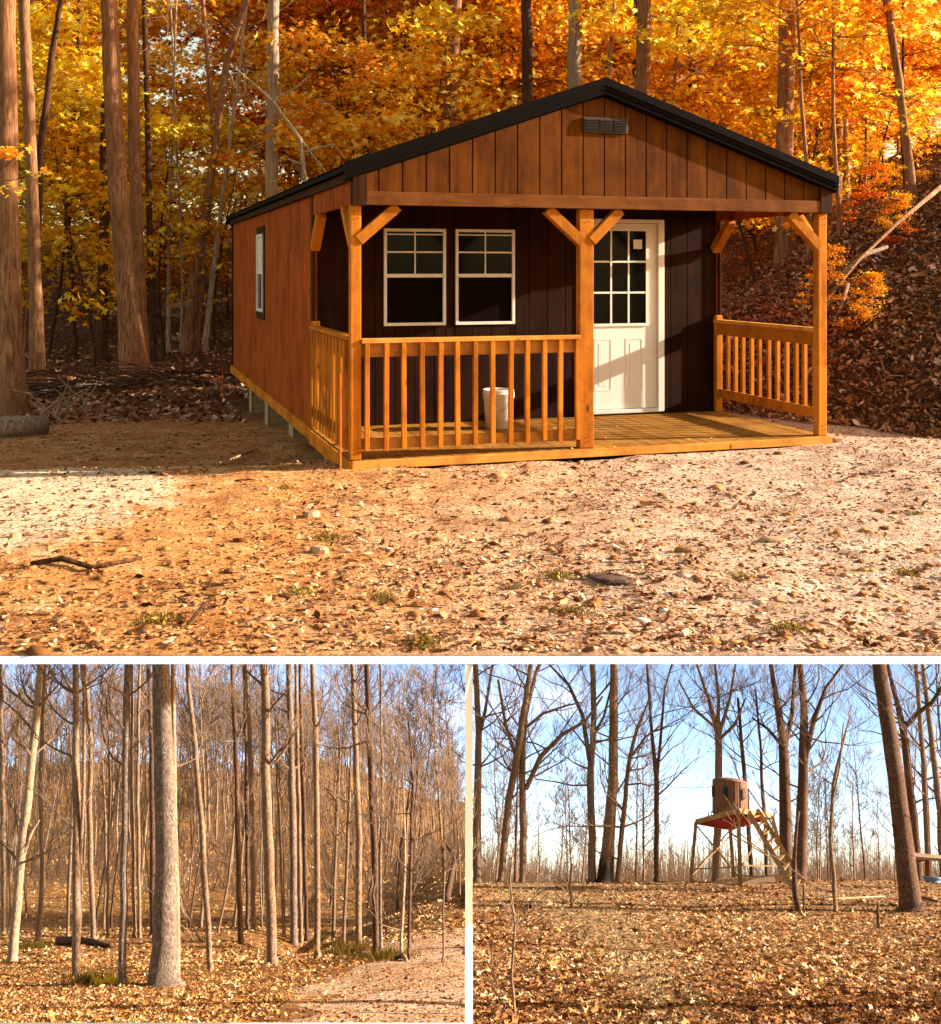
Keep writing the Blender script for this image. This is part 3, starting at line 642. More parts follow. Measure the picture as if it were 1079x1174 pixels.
# fallen dead trunks on the right bank
stick('dead_log', [gp(930,392,.25),gp(985,330,.35),gp(1030,286,.35),gp(1085,235,.3)], [.014,.02,.026,.034], M['bark_up'], 'long grey brown dead trunk leaning up the leafy bank at the right edge', 'dead log')
stick('fallen_branch', [gp(952,345,.2),gp(992,318,.3),gp(1018,306,.25)], [.025,.035,.02], M['dead'], 'thin pale dead branch above the long trunk on the right bank', 'dead branch')
stick('fallen_branch', [gp(962,372,.12),gp(972,356,.3),gp(958,350,.2),gp(940,352,.1)], [.02,.025,.02,.01], M['dead'], 'crooked grey dead branch beside the right porch post', 'dead branch')

# ------------------------------------------------------------------ trees of the upper wood
def limb(b, p, d, L, r, depth, q, up=Vector((0,0,1)), sides=5, kids=4, curl=.18, tips=None, upw=.25, minr=.004, spread=.75):
    n = 5 if depth > 0 else 3; pts = [p.copy()]; rad = [r]; cur = p.copy(); dd = d.normalized()
    for i in range(n):
        dd = (dd + Vector((q.gauss(0,curl), q.gauss(0,curl), q.gauss(0,curl))) + up*(upw*.3)).normalized()
        cur = cur + dd*(L/n); pts.append(cur.copy()); rad.append(max(minr, r*(1-(i+1)/n*.8)))
    b.tube(pts, rad, max(3, sides), False)
    if tips is not None: tips.append(cur.copy())
    if depth > 0:
        for k in range(kids):
            f = q.uniform(.25, .97); i = min(n-1, int(f*n)); s0 = pts[i].lerp(pts[i+1], f*n-i); ax = (pts[i+1]-pts[i]).normalized()
            perp = ax.cross(Vector((q.gauss(0,1), q.gauss(0,1), q.gauss(0,1)))).normalized()
            nd = (ax*(1-.35*spread) + perp*spread*q.uniform(.6,1.1) + up*upw).normalized()
            limb(b, s0, nd, L*q.uniform(.4,.68), max(minr, rad[i]*.55), depth-1, q, up, sides-1, kids, curl, tips, upw, minr, spread)

def crown_pts(tips, n, spread, q):
    out = []
    T = np.array([tuple(t_) for t_ in tips]); T = T[q.permutation(len(T))[:max(8, int(len(T)*.55))]]; wt = q.gamma(.8, 1, len(T)); idx = q.choice(len(T), n, p=wt/wt.sum())
    off = q.normal(size=(n,3))*np.array([spread, spread, spread*.35]); return T[idx]+off

def sapling_proto(name_mat, H, seed, nleaf, lsize, z0=.18, bark='bark_dark', r0=.045, spread=.42, llen=.3):
    """young tree with tiers of leafy twigs: Empty > trunk, crown"""
    q = random.Random(seed); g = np.random.default_rng(seed)
    e = empty('autumn_tree'); b = MB(); pts = [Vector((0,0,-.2))]; n = 10; cur = pts[0].copy(); dd = Vector((q.gauss(0,.05), q.gauss(0,.05), 1))
    for i in range(n): dd = (dd+Vector((q.gauss(0,.05), q.gauss(0,.05), 0))).normalized(); cur = cur+dd*(H+.2)/n; pts.append(cur.copy())
    b.tube(pts, [r0*(1-.085*i) for i in range(n+1)], 7, False)
    b.build('trunk', M[bark], e, smooth=True)
    br = MB(); tips = []
    for k in range(26):
        f = z0+(1-z0)*(k+q.random())/26; i = min(n-1, int(f*n)); s0 = pts[i].lerp(pts[i+1], f*n-i); a = q.uniform(0,6.283)
        L = H*llen*(1.15-.75*f)*q.uniform(.6,1.15)
        limb(br, s0, Vector((math.cos(a), math.sin(a), q.uniform(-.05,.45))), L, r0*.3, 1, q, kids=4, tips=tips, upw=.05, sides=4)
    brm = br.build('branches', M[bark], e)
    P = crown_pts(tips, nleaf, spread, g)
    link('crown', leaf_cloud('crown', P, lsize, g, .9), M[name_mat], e)
    return e
protos = [sapling_proto('orange_leaf', 7.5, 1, 2900, .105, .25, spread=.34), sapling_proto('gold_leaf', 6.2, 2, 2400, .1, .25, spread=.34), sapling_proto('rust_leaf', 8.5, 3, 2900, .105, .25, spread=.36),
          sapling_proto('gold_leaf', 9.5, 4, 3300, .11, .4, 'bark_up', .06, spread=.38), sapling_proto('orange_leaf', 5.0, 5, 1900, .1, .25, spread=.3), sapling_proto('gold_leaf', 5.5, 6, 1700, .1, .25, spread=.3)]
big = [sapling_proto('orange_leaf', 15, 7, 5000, .18, .12, 'bark_up', .13, .7, .3), sapling_proto('gold_leaf', 14, 8, 4600, .18, .15, 'bark_dark', .12, .7, .3), sapling_proto('rust_leaf', 16, 9, 4600, .18, .15, 'bark_dark', .13, .7, .28)]
for e in protos+big: e['_p'] = 1
used = set()
def put(pr, x, y, sc, lab, grp, rz=None, cat='tree'):
    key = pr.name
    if key in used: o = copy_tree(pr)
    else: used.add(key); o = pr
    o.location = (x, y, float(hU(x, y))-.05); o.rotation_euler = (R.gauss(0,.04), R.gauss(0,.04), R.uniform(0,6.28) if rz is None else rz); s_ = sc*R.uniform(.9,1.1); o.scale = (s_,s_,s_)
    tag(o, lab, cat, grp)
    return o
GL = 'leafy autumn trees in the wood left of the cabin'; GB = 'leafy autumn trees standing beyond the cabin roof'; GR = 'leafy autumn trees on the right bank'; GF = 'tall autumn trees far back in the wood'
LL = 'slender orange and gold leafed tree in the wood left of the cabin'; LB = 'slender orange and gold leafed tree rising beyond the cabin roof'; LR = 'slender orange leafed tree on the leafy bank right of the cabin'; LF = 'tall autumn tree far back in the wood'
def free(x, y): return not bool(in_cabin(np.array(x), np.array(y), .8))
cnt = 0
for k in range(30):      # left wood
    y = R.uniform(24, 38); x = y*R.uniform(-.47, -.10)
    if free(x, y): put(R.choice(protos[4:] if -.28 < x/y < -.18 else [protos[0],protos[1],protos[1],protos[3],protos[3],protos[4],protos[5],protos[2]]), x, y, 1.05 if not -.28 < x/y < -.18 else .95, LL, GL)
for k in range(28):      # beyond the roof
    y = R.uniform(24, 38); x = y*R.uniform(-.12, .27)
    put(R.choice(protos), x, y, 1.1, LB, GB)
for k in range(30):      # right bank
    y = R.uniform(17, 32); x = y*R.uniform(.25, .44)
    if y < 20 and x/y < .3: continue
    put(R.choice([protos[0], protos[2], protos[4], protos[3], protos[4]]), x, y, .72, LR, GR)
for k in range(8):      # low shrubs on the bank
    y = R.uniform(12.5, 20); x = y*R.uniform(.27, .44)
    if x*.8+y*.6 < 11: continue
    put(R.choice([protos[2], protos[4]]), x, y, .14, 'small rust leafed shrub low on the leafy bank', 'small shrubs low on the right bank', cat='shrub')
for k in range(54):      # far rows
    y = 38+26*((k+.5)/54); x = y*R.uniform(-.48, .48)
    if -.30 < x/y < -.19: continue
    put(R.choice(big), x, y, 1.15, LF, GF)
# golden spray reaching in at the left edge
e = empty('leafy_branch', label='bright gold leafy branch reaching in from the left edge of the wood', cat='branch')
b = MB(); tips = []; q = random.Random(5); s0 = pt(-30,178,12.5); limb(b, s0, (pt(62,196,12.2)-s0), .95, .012, 1, q, kids=6, tips=tips, upw=-.05)
b.build('branches', M['bark_dark'], e); g = np.random.default_rng(3)
P = crown_pts(tips, 190, .09, g); link('leaves', leaf_cloud('leaves', P, .045, g, 1.2), M['gold_leaf'], e)
e2 = empty('leafy_branch', label='yellow green leafy branch hanging in from the upper right corner of the wood', cat='branch')
b = MB(); tips = []; s0 = pt(1105,95,13.5); limb(b, s0, (pt(1020,130,13.2)-s0), 1.1, .012, 2, q, kids=5, tips=tips, upw=-.05); b.build('branches', M['bark_dark'], e2)
P = crown_pts(tips, 420, .12, g); link('leaves', leaf_cloud('leaves', P, .05, g, 1.2), M['gold_leaf'], e2)

# individually placed trunks
def trunk_tree(pts_px, widths, base_py, mat, lab, Hx=1.35, seed=0, hid=None, limbs=7, crown=None):
    """trunk through the sight lines pts (bottom first), base on the real ground; it carries on above the view"""
    q = random.Random(seed+100)
    base = ground_hit(pts_px[0][0], base_py, hU, 12, 60) if hid is None else Vector((0,0,0))
    if hid is not None: base = pt(pts_px[0][0], 300, hid); base.z = float(hU(base.x, base.y))
    Y = base.y; P = [base+V(0,0,-.25)]; Wd = [widths[0]*1.35]
    P.append(base+V(0,0,.25)); Wd.append(widths[0]*1.06)
    for (px, py), w in zip(pts_px[1:], widths[1:]): P.append(pt(px, py, Y)); Wd.append(w)
    if P[2].z < P[1].z+.3: P.pop(1); Wd.pop(1)
    d = (P[-1]-P[-2]); d.normalize(); top = P[-1]+d*(4.5*Hx); P.append(P[-1].lerp(top,.5)); Wd.append(Wd[-1]*.85); P.append(top); Wd.append(Wd[-1]*.6)
    # densify for bumps
    PP = []; RR = []
    for i in range(len(P)-1):
        for j in range(5):
            f = j/5; PP.append(P[i].lerp(P[i+1], f)+Vector((q.gauss(0,.006), q.gauss(0,.006), 0))); RR.append((Wd[i]*(1-f)+Wd[i+1]*f)/FPX*Y/2*(1+q.gauss(0,.015)))
    PP.append(P[-1]); RR.append(Wd[-1]/FPX*Y/2)
    e = empty('tree', base, label=lab, cat='tree')
    b = MB(); off = base
    b.tube([p-off for p in PP], RR, 14, False, .03, seed, .03); b.build('trunk', mat, e, smooth=True)
    br = MB(); tips = []
    for k in range(limbs):
        i = q.randrange(len(PP)*2//3, len(PP)-1); a = q.uniform(0,6.283)
        limb(br, PP[i]-off, Vector((math.cos(a), math.sin(a), q.uniform(.1,.8))), q.uniform(1.2,2.6), RR[i]*.4, 2, q, kids=4, tips=tips, upw=.1)
    if limbs: br.build('branches', mat, e)
    if crown and tips:
        g = np.random.default_rng(seed); link('crown', leaf_cloud('crown', crown_pts(tips, crown[1], .4, g), .085, g, .9), M[crown[0]], e)
    return e
UT = [
 ([(15,475),(12,380),(9,200),(7,0)], [31,26,23,22], 475, 'bark_up', 'stout warm brown trunk at the far left edge behind the log', ('orange_leaf',1500)),
 ([(43,440),(40,300),(33,120),(27,0)], [17,14,13,12], 440, 'bark_up', 'brown trunk just right of the stout left edge trunk', ('orange_leaf',1500)),
 ([(37,436),(42,300),(47,170),(63,40),(70,0)], [9,8,8,7,6], 436, 'bark_dark', 'thin dark trunk bending right near the left edge', None),
 ([(117,415),(119,300),(120,150),(123,0)], [13,11,10,9], 415, 'bark_dark', 'dark straight trunk just left of the big leaning trunk', None),
 ([(155,428),(145,330),(131,150),(125,0)], [32,24,21,19], 428, 'bark_up', 'big warm brown trunk leaning left beside the cabin yard', ('gold_leaf',1800)),
 ([(161,425),(158,300),(153,120),(152,0)], [19,15,14,13], 425, 'bark_up', 'second trunk pressed close behind the big leaning trunk', None),
 ([(176,415),(172,270),(168,120),(166,0)], [8,7,6,6], 415, 'bark_dark', 'thin dark trunk right of the leaning pair', None),
 ([(86,408),(78,260),(88,100),(92,0)], [6,6,5,5], 408, 'bark_dark', 'wavy thin trunk between the left trunks', None),
 ([(214,405),(222,320),(242,200),(258,80),(282,0)], [10,10,9,8,6], 405, 'bark_up', 'slanting trunk leaning right toward the pale sky gap', None),
 ([(226,402),(232,300),(246,170),(240,90),(232,0)], [8,8,7,6,5], 402, 'bark_up', 'crooked trunk crossing the slanting trunk left of the cabin', None),
 ([(236,403),(246,300),(250,268)], [7,6,5], 403, 'bark_pale', 'pale broken stem close left of the cabin back corner', None),
 ([(193,404),(194,280),(198,150)], [5,4,3], 404, 'bark_pale', 'thin pale stem left of the slanting trunk', None),
 ([(208,404),(210,330),(206,240)], [4,4,3], 404, 'bark_pale', 'thinnest pale stem beside the slanting trunk', None),
]
for i, (pp, ww, by, mt, lab, cr) in enumerate(UT): trunk_tree(pp, ww, by, M[mt], lab, seed=i, limbs=6 if cr else 3, crown=cr)
UH = [
 ([(312,300),(312,200),(314,0)], [17,15,13], 25, 'bark_pale', 'pale grey trunk rising behind the low end of the roof'),
 ([(516,300),(517,120),(523,0)], [14,13,12], 26, 'bark_up', 'brown trunk rising above the left roof slope'),
 ([(605,300),(605,100),(604,0)], [14,13,12], 24, 'bark_dark', 'dark straight trunk above the roof left of the gable peak'),
 ([(659,300),(659,90),(660,0)], [19,17,15], 25, 'bark_pale', 'pale grey trunk just left of the gable peak'),
 ([(739,300),(737,100),(739,0)], [19,18,16], 24, 'bark_up', 'pinkish brown trunk just right of the gable peak'),
 ([(729,300),(729,100),(730,0)], [8,8,7], 27, 'bark_dark', 'thin dark trunk touching the pinkish trunk right of the peak'),
 ([(793,300),(793,90),(793,0)], [9,8,8], 28, 'bark_dark', 'thin dark trunk above the right roof slope'),
 ([(901,300),(899,200),(901,80),(903,0)], [23,20,19,18], 20, 'bark_up', 'big brown trunk behind the right end of the porch'),
 ([(958,300),(959,120),(962,0)], [15,14,12], 22, 'bark_up', 'brown trunk on the bank right of the roof corner'),
 ([(972,300),(969,150),(964,0)], [7,6,6], 22, 'bark_pale', 'thin pale trunk beside the brown bank trunk'),
 ([(1047,300),(1042,190),(1030,90),(1017,0)], [11,10,9,9], 17, 'bark_up', 'curved thin trunk leaning left at the right side of the bank'),
 ([(940,300),(937,100),(944,0)], [7,6,5], 25, 'bark_dark', 'thin dark trunk above the right roof corner'),
 ([(420,300),(421,150),(419,80)], [8,7,5], 26, 'bark_dark', 'short dark snag above the low roof edge'),
 ([(690,300),(700,60),(704,0)], [5,5,4], 26, 'bark_pale', 'thin white stem leaning beside the gable peak'),
]
for i, (pp, ww, Y, mt, lab) in enumerate(UH): trunk_tree(pp, ww, 0, M[mt], lab, seed=30+i, hid=Y, limbs=4)
# bare whitish snag whose limbs show above the low roof
e = empty('dead_tree', pt(345,420,19.5), label='bare whitish dead tree arching over the low end of the cabin roof', cat='dead tree')
off = e.location.copy(); off.z = float(hU(off.x, off.y)); e.location = off; b = MB()
b.tube([V(0,0,-.2), pt(352,240,19.5)-off, pt(345,160,19.5)-off, pt(312,115,19.5)-off, pt(270,78,19.5)-off], [.05,.04,.035,.025,.01], 7, False)
for pp in ([(352,212),(338,185),(352,200)],[(345,160),(375,200),(395,205)],[(350,190),(330,182),(318,186)],[(348,175),(382,165),(396,182)],[(312,115),(340,100),(358,84)]):
    b.tube([pt(x,y,19.5)-off for x, y in pp], [.022,.016,.006], 5, False)
b.build('trunk', M['bark_pale'], e, smooth=True)

# ------------------------------------------------------------------ the two lower woods
FL = Vector((-268.5,1290,-695)).normalized(); FR = Vector((268.5,1290,-695)).normalized()
def frame(F): U = (Vector((0,0,1))-F*F.z).normalized(); return F.cross(U), F, U
AL, AR = frame(FL), frame(FR)
def hL(x, y):
    x = np.asarray(x, float); y = np.asarray(y, float)
    y1 = np.minimum(y, 46.0)
    z = CH-(.5388*y1+2.39)
    d = np.maximum(0, y-46.0)
    z = z - .60*np.minimum(d, 5) - .385*np.maximum(0, d-5) + ss(d, 20, 110)*(-2-7*ss(x/np.maximum(y,1), -.14, -.02)+10*fbm(x, y*.35, 50, 3, 71)-.12*(x+60)*ss(x,-60,0)*0)
    z = z + .5*fbm(x, y, 9, 3, 21)*ss(y, 26, 40) + .10*fbm(x, y, 2.5, 3, 22)*ss(y,14,18) + .03*fbm(x, y, .5, 2, 23)
    z = z - 1.1*np.exp(-((y-(42+.0*x))/3.0)**2)*ss(x, -9, -5)*ss(-x, 3, 5) + np.clip(.0598*np.minimum(y,46)-1.11, 0, 2)*ss(x, -6, 0)*(1-ss(y, 60, 90))
    return z
def hR(x, y):
    x = np.asarray(x, float); y = np.asarray(y, float)
    y1 = np.minimum(y, 54.0)
    z = CH-(.479*y1+3.5) - .575*np.maximum(0, y-54)
    z = z + .12*fbm(x, y, 4, 3, 31)*ss(y,14,20) + .04*fbm(x, y, .7, 3, 32) + .25*fbm(x, y, 14, 1, 33)*ss(y, 25, 45)
    return z
ysL = np.concatenate([13*np.exp(np.linspace(0, math.log(60/13), 260)), np.linspace(61, 190, 90)])
grid('ground', lambda y: (-(.47*y+2), -.0012*y), ysL, 240, hL, M['low_left'], skirt=lambda X, Y: hL(X*0-8, Y)-2.5)
grid('ground', lambda y: (-.0012*y+.0005, .47*y+2), ysL, 240, hR, M['low_right'], skirt=lambda X, Y: hR(X*0+8, Y)-2.5)
# gravel track across the lower right of the left wood
def track():
    nx, ny = 160, 90; v = []; 
    ys = np.linspace(17.0, 32.5, ny); u = np.linspace(0,1,nx)
    X = np.empty((ny,nx)); Y = np.repeat(ys[:,None], nx, 1)
    for i, y in enumerate(ys):
        k0 = -.112 + .0*y - .10*math.exp(-((y-18.5)/3.2)**2)*0 + .075*ss(y, 20, 32)
        x0 = y*(-.16+.09*float(ss(y, 19, 31)))+float(fbm(np.array(3.3), np.array(y), 1.6, 4, 61))*1.8; X[i] = x0+(-.0012*y-x0)*u
    Z = hL(X, Y)+.012*np.minimum(1, 8*np.minimum(u[None,:], 1-u[None,:])+.34)
    v = np.stack([X,Y,Z],-1).reshape(-1,3); i, j = np.meshgrid(np.arange(ny-1), np.arange(nx-1), indexing='ij'); a = (i*nx+j).ravel()
    me = np_mesh('path', v, np.stack([a,a+1,a+nx+1,a+nx],1).ravel(), np.full(len(a),4), True); o = link('path', me, M['track']); o['kind'] = 'structure'
track()
g_ = np.random.default_rng(8); y_ = g_.uniform(17, 33, 9000); x_ = y_*g_.uniform(-.2, -.002, 9000); k_ = x_/y_ > -.15+.09*ss(y_, 19, 31)+g_.normal(0,.02,9000); x_, y_ = x_[k_], y_[k_]
o = link('gravel', stone_cloud('gravel', np.stack([x_, y_, hL(x_, y_)+.012], 1), g_.gamma(1.5,.0085,len(x_))+.005, g_, .35), M['clod']); o['kind'] = 'stuff'
def scat2(n, y0, y1, lo, hi, hf, pw=1.0):
    y = y0*(y1/y0)**(rng.uniform(0,1,n)**pw); x = y*rng.uniform(lo, hi, n); return np.stack([x, y, hf(x, y)], 1)
def slope_frames(n, g, tilt=.5):
    nrm = g.normal(size=(n,3))*tilt+np.array([0,.46,.88]); nrm /= np.linalg.norm(nrm,axis=1)[:,None]
    a = g.normal(size=(n,3)); a -= (a*nrm).sum(1)[:,None]*nrm; a /= np.linalg.norm(a,axis=1)[:,None]; return a, np.cross(nrm,a), nrm
P = scat2(88000, 17, 55, .0015, .46, hR, 1.1); P[:,2] += .02
nzm = fbm(P[:,0], P[:,1], 5, 3, 51)+rng.uniform(-.35,.35,len(P)); cen_ = np.exp(-((P[:,0]/P[:,1]-.25+.004*P[:,1])/.05)**2)*.8 > rng.uniform(size=len(P))
szz = .05*(.35+rng.gamma(1.6,.42,len(P)))*np.where(cen_, .6, 1.0)
A_ = (nzm > .0) & ~cen_; B_ = (nzm <= .0) & ~cen_; C_ = cen_
for msk, mt_, nm_ in ((A_,'litter_low','leaf_litter'),(B_,'litter_brown','brown_leaf_litter'),(C_,'litter_straw','straw_litter')):
    Q_ = P[msk]; o = link(nm_, leaf_cloud(nm_, Q_, szz[msk], rng, shape=STAR if mt_ != 'litter_straw' else OVAL, frames=slope_frames(len(Q_), rng, .5)), M[mt_]); o['kind'] = 'stuff'
P = scat2(48000, 17, 36, -.46, -.0016, hL, 1.1); P = P[(P[:,0]/P[:,1] < -.17+.10*ss(P[:,1],19,31)) | (rng.uniform(size=len(P)) < .13)]; P[:,2] += .02
o = link('leaf_litter', leaf_cloud('leaf_litter', P, .036*(.5+rng.gamma(2,.28,len(P))), rng, shape=OVAL, frames=slope_frames(len(P), rng, .5)), M['litter_gold']); o['kind'] = 'stuff'
P = scat2(30000, 30, 120, -.46, -.003, hL, .8); P[:,2] += .03; o = link('leaf_litter', leaf_cloud('leaf_litter', P, .085, rng, shape=OVAL, frames=slope_frames(len(P), rng, .5)), M['litter_low']); o['kind'] = 'stuff'

def ppt(px, py, base, F):
    r = Vector(((px-539.5)/FPX, 1, -(py-HZ)/FPX)); cam = Vector((0,0,CH))
    return cam + r*((base-cam).dot(F)/r.dot(F))
def slab_ok(p): return p.z < -1.75
def low_tree(pts_px, widths, side, mat, lab, seed=0, forks=(), limbs=8, llen=2.2, depth=2, kids=4, ext=1.0, lo=.35, group=None, baseY=None, name='bare_tree', twmat=None, spread=.75, upw=.35, cap=False):
    q = random.Random(seed+500); Rv, F, U = AL if side == 'L' else AR; hf = hL if side == 'L' else hR
    if baseY: base = pt(pts_px[0][0], pts_px[0][1], baseY)
    else: base = ground_hit(pts_px[0][0], pts_px[0][1], hf, 14, 130 if side == 'L' else 54)
    dist = (base-Vector((0,0,CH))).length; k = dist/1490/2
    P = [base-U*.3]; Wd = [widths[0]*1.25]
    P.append(base+U*.02); Wd.append(widths[0]); 
    h1 = ppt(pts_px[1][0], pts_px[1][1], base, F); P.append((base+U*.02).lerp(h1, .07)); Wd.append(widths[0]*.82 if len(widths) > 1 else widths[0])
    for (px, py), w in zip(pts_px[1:], widths[1:]): P.append(ppt(px, py, base, F)); Wd.append(w)
    if pts_px[-1][1] <= 770:
        d = (P[-1]-P[-2]).normalized(); L = 4.5*ext; top = P[-1]+d*L
        while top.z > -1.9 and L > .2: L -= .2; top = P[-1]+d*L
        P.append(top); Wd.append(Wd[-1]*.6)
    PP = []; RR = []
    for i in range(len(P)-1):
        m = max(2, min(7, int((P[i+1]-P[i]).length/.6)))
        for j in range(m): f = j/m; PP.append(P[i].lerp(P[i+1], f)+Rv*q.gauss(0,.012)); RR.append((Wd[i]*(1-f)+Wd[i+1]*f)*k)
    PP.append(P[-1]); RR.append(Wd[-1]*k)
    e = empty(name, base, label=lab, cat='tree'); 
    if group: e['group'] = group
    b = MB(); b.tube([p-base for p in PP], RR, 14 if widths[0] > 15 else 9, cap, .03, seed, .04 if widths[0] > 15 else .02)
    br = MB(); ntop = 0
    starts = [(PP, RR)]
    for fk in forks:
        pp = [ppt(x, y, base, F) for x, y, w in fk]; ww = [w*k for x, y, w in fk]
        # give limbs depth of their own
        dz = q.uniform(-.12,.12)
        pp = [p+F*(dz*i*1.5) for i, p in enumerate(pp)]
        if fk[-1][1] < 775:
            d = (pp[-1]-pp[-2]).normalized(); tp = pp[-1]+d*2.0
            if tp.z < -1.9: pp.append(tp); ww.append(ww[-1]*.5)
        b.tube([p-base for p in pp], ww, 8, False, .03, seed)
        a_, b_ = [], []
        for i in range(len(pp)-1):
            for j in range(3): a_.append(pp[i].lerp(pp[i+1], j/3)); b_.append(ww[i]*(1-j/3)+ww[i+1]*j/3)
        starts.append((a_, b_))
    b.build('trunk', mat, e, smooth=True)
    for si, (A, B) in enumerate(starts):
        nl = limbs if si == 0 else max(3, limbs//2+1)
        for j in range(nl):
            i = q.randrange(int(len(A)*(lo if si == 0 else .15)), len(A)-1) if len(A) > 3 else 0
            sd = q.choice((-1,1)); dr = (Rv*sd*q.uniform(.4,1)+F*q.gauss(0,.5)+U*q.uniform(.1,.8)).normalized()
            if (A[i]+U*llen*.8).z > -1.9: continue
            limb(br, A[i]-base, dr, llen*q.uniform(.5,1.15), min(.05, max(.008,B[i]*.4)), depth, q, up=U, kids=kids, upw=upw, sides=5, minr=.0065, spread=spread)
    if br.v: br.build('branches', twmat or mat, e)
    return e
G, T, Bn, Tw = M['bark_grey'], M['bark_tan'], M['bark_brown'], M['twig']
LT = [
 ([(14,1103),(22,1010),(28,950),(40,840),(47,760)], [13,10,10,9,8], M['bark_pale'], 'pale leaning trunk at the left of the left wood, its foot in the grass', ((( 24,990,5),(36,955,4),(46,940,2)),), 10),
 ([(87,1120),(88,980),(87,870),(87,760)], [11,9,8,7], T, 'straight tan trunk second from the left with a slim fork', (((92,990,4),(97,900,4),(98,800,3.5),(95,762,3)),), 8),
 ([(140,1130),(142,1000),(144,880),(146,760)], [11,8,8,8], G, 'grey trunk left of the thickest trunk, small shrub at its foot', (), 8),
 ([(187,1130),(189,1085),(191,1000),(190,900),(184,760)], [44,27,25,24,21], G, 'thickest grey barked trunk with a flared base, front of the left wood', (), 3),
 ([(203,1128),(203,1000),(200,880),(198,760)], [8,6,6,5], M['bark_pale'], 'slim pale trunk touching the right of the thickest trunk', (), 5),
 ([(241,1113),(233,980),(226,880),(214,760)], [8,7,6,5], T, 'slim trunk leaning left between the thickest trunk and the wood middle', (), 7),
 ([(276,1082),(272,930),(270,850),(266,760)], [8,6,6,5], Bn, 'slim dark trunk in the middle distance right of the leaning one', (), 7),
 ([(312,1106),(308,980),(305,880),(303,760)], [14,12,11,10], T, 'sturdy tan trunk right of the centre of the left wood', (), 7),
 ([(337,1083),(336,950),(334,860),(331,760)], [10,8,8,7], G, 'grey trunk just right of the sturdy tan trunk', (), 7),
 ([(345,1081),(343,950),(341,860),(339,760)], [6,5,5,4], T, 'thin tan trunk touching the grey one on its right', (), 6),
 ([(352,1079),(349,950),(346,860),(344,760)], [6,5,5,4], Bn, 'thin brown trunk, third of the tight cluster right of the sturdy trunk', (), 6),
 ([(363,1100),(364,960),(362,860),(358,760)], [9,7,7,6], T, 'straight trunk at the head of the gravel track', (), 7),
 ([(411,1088),(411,960),(408,860),(404,760)], [9,8,7,6], T, 'tan trunk beyond the track, left of a matching pair', (), 8),
 ([(432,1092),(429,960),(425,850),(420,760)], [10,8,8,6], Bn, 'brown trunk beyond the track, right one of the pair', (), 8),
 ([(469,1101),(471,1000),(473,900),(468,820)], [5,4,4,2], Bn, 'thin brown sapling right of the track end', (), 9),
 ([(459,1099),(462,1040),(464,960),(462,880)], [5,4,3,2], M['bark_pale'], 'thin pale sapling beside the ditch at the track end', (), 8),
 ([(508,1104),(509,1000),(510,900)], [3,2.5,1.5], Tw, 'hair thin sapling near the right edge of the left wood', (), 6),
 ([(5,1070),(4,960),(2,860),(0,760)], [8,7,6,5], T, 'brown trunk cut by the left edge of the left wood', (), 6),
 ([(43,1080),(49,1000),(46,900),(52,760)], [7,5,5,4], Tw, 'wavy thin tree behind the pale leaning trunk', (), 9),
 ([(77,1078),(80,1000),(84,900),(79,830)], [4,4,3,2], Tw, 'thin stem left of the forked tan trunk', (), 7),
 ([(107,1078),(103,950),(104,850),(97,760)], [7,6,5,5], T, 'slim trunk right of the forked tan trunk', (), 7),
 ([(123,1075),(124,980),(126,900),(122,800)], [4,3,3,2], Tw, 'thin stem left of the grey trunk', (), 8),
 ([(154,1076),(153,980),(151,900),(152,760)], [5,4,4,3], T, 'thin trunk just right of the grey trunk', (), 6),
 ([(160,1076),(159,980),(158,900),(160,760)], [5,4,4,3], T, 'second thin trunk right of the grey trunk', (), 6),
 ([(175,1072),(175,960),(174,860),(170,760)], [8,7,6,5], Bn, 'dark trunk half hidden by the thickest trunk', (), 6),
 ([(291,1067),(289,950),(287,860),(283,760)], [7,6,6,5], T, 'tan trunk of the far pair left of the sturdy trunk', (), 7),
 ([(284,1066),(283,950),(282,860),(280,760)], [5,5,4,4], Bn, 'dark trunk of the far pair left of the sturdy trunk', (), 7),
 ([(326,1075),(323,980),(319,900),(316,800)], [5,5,4,3], Tw, 'thin trunk in the gap right of the sturdy trunk', (), 7),
 ([(382,1085),(384,1000),(387,920),(390,850)], [5,4,4,2], Tw, 'thin crooked tree left of the far pair', (), 9),
 ([(394,1086),(397,1000),(400,920),(403,850)], [5,4,4,2], Tw, 'thin tree right beside the crooked one', (), 9),
 ([(437,1093),(436,980),(438,900),(436,760)], [5,4,4,3], G, 'grey stem close behind the right trunk of the pair', (), 7),
 ([(250,1070),(262,1010),(268,950),(274,900)], [3,3,2.5,1.5], Tw, 'slight bent stem in the middle of the left wood', (), 6),
 ([(231,1080),(222,1062),(207,1022)], [4,3,2], M['dead'], 'dead pole bent over behind the thickest trunk', (), 2),
]
for i, (pp, ww, mt, lab, fk, lb) in enumerate(LT):
    low_tree(pp, ww, 'L', mt, lab, seed=i, forks=fk, limbs=(lb+3 if i != 3 else 2), llen=1.7, depth=2, kids=4, lo=(.5 if i != 3 else .9), upw=.5, twmat=Tw if mt is not M['dead'] else None)
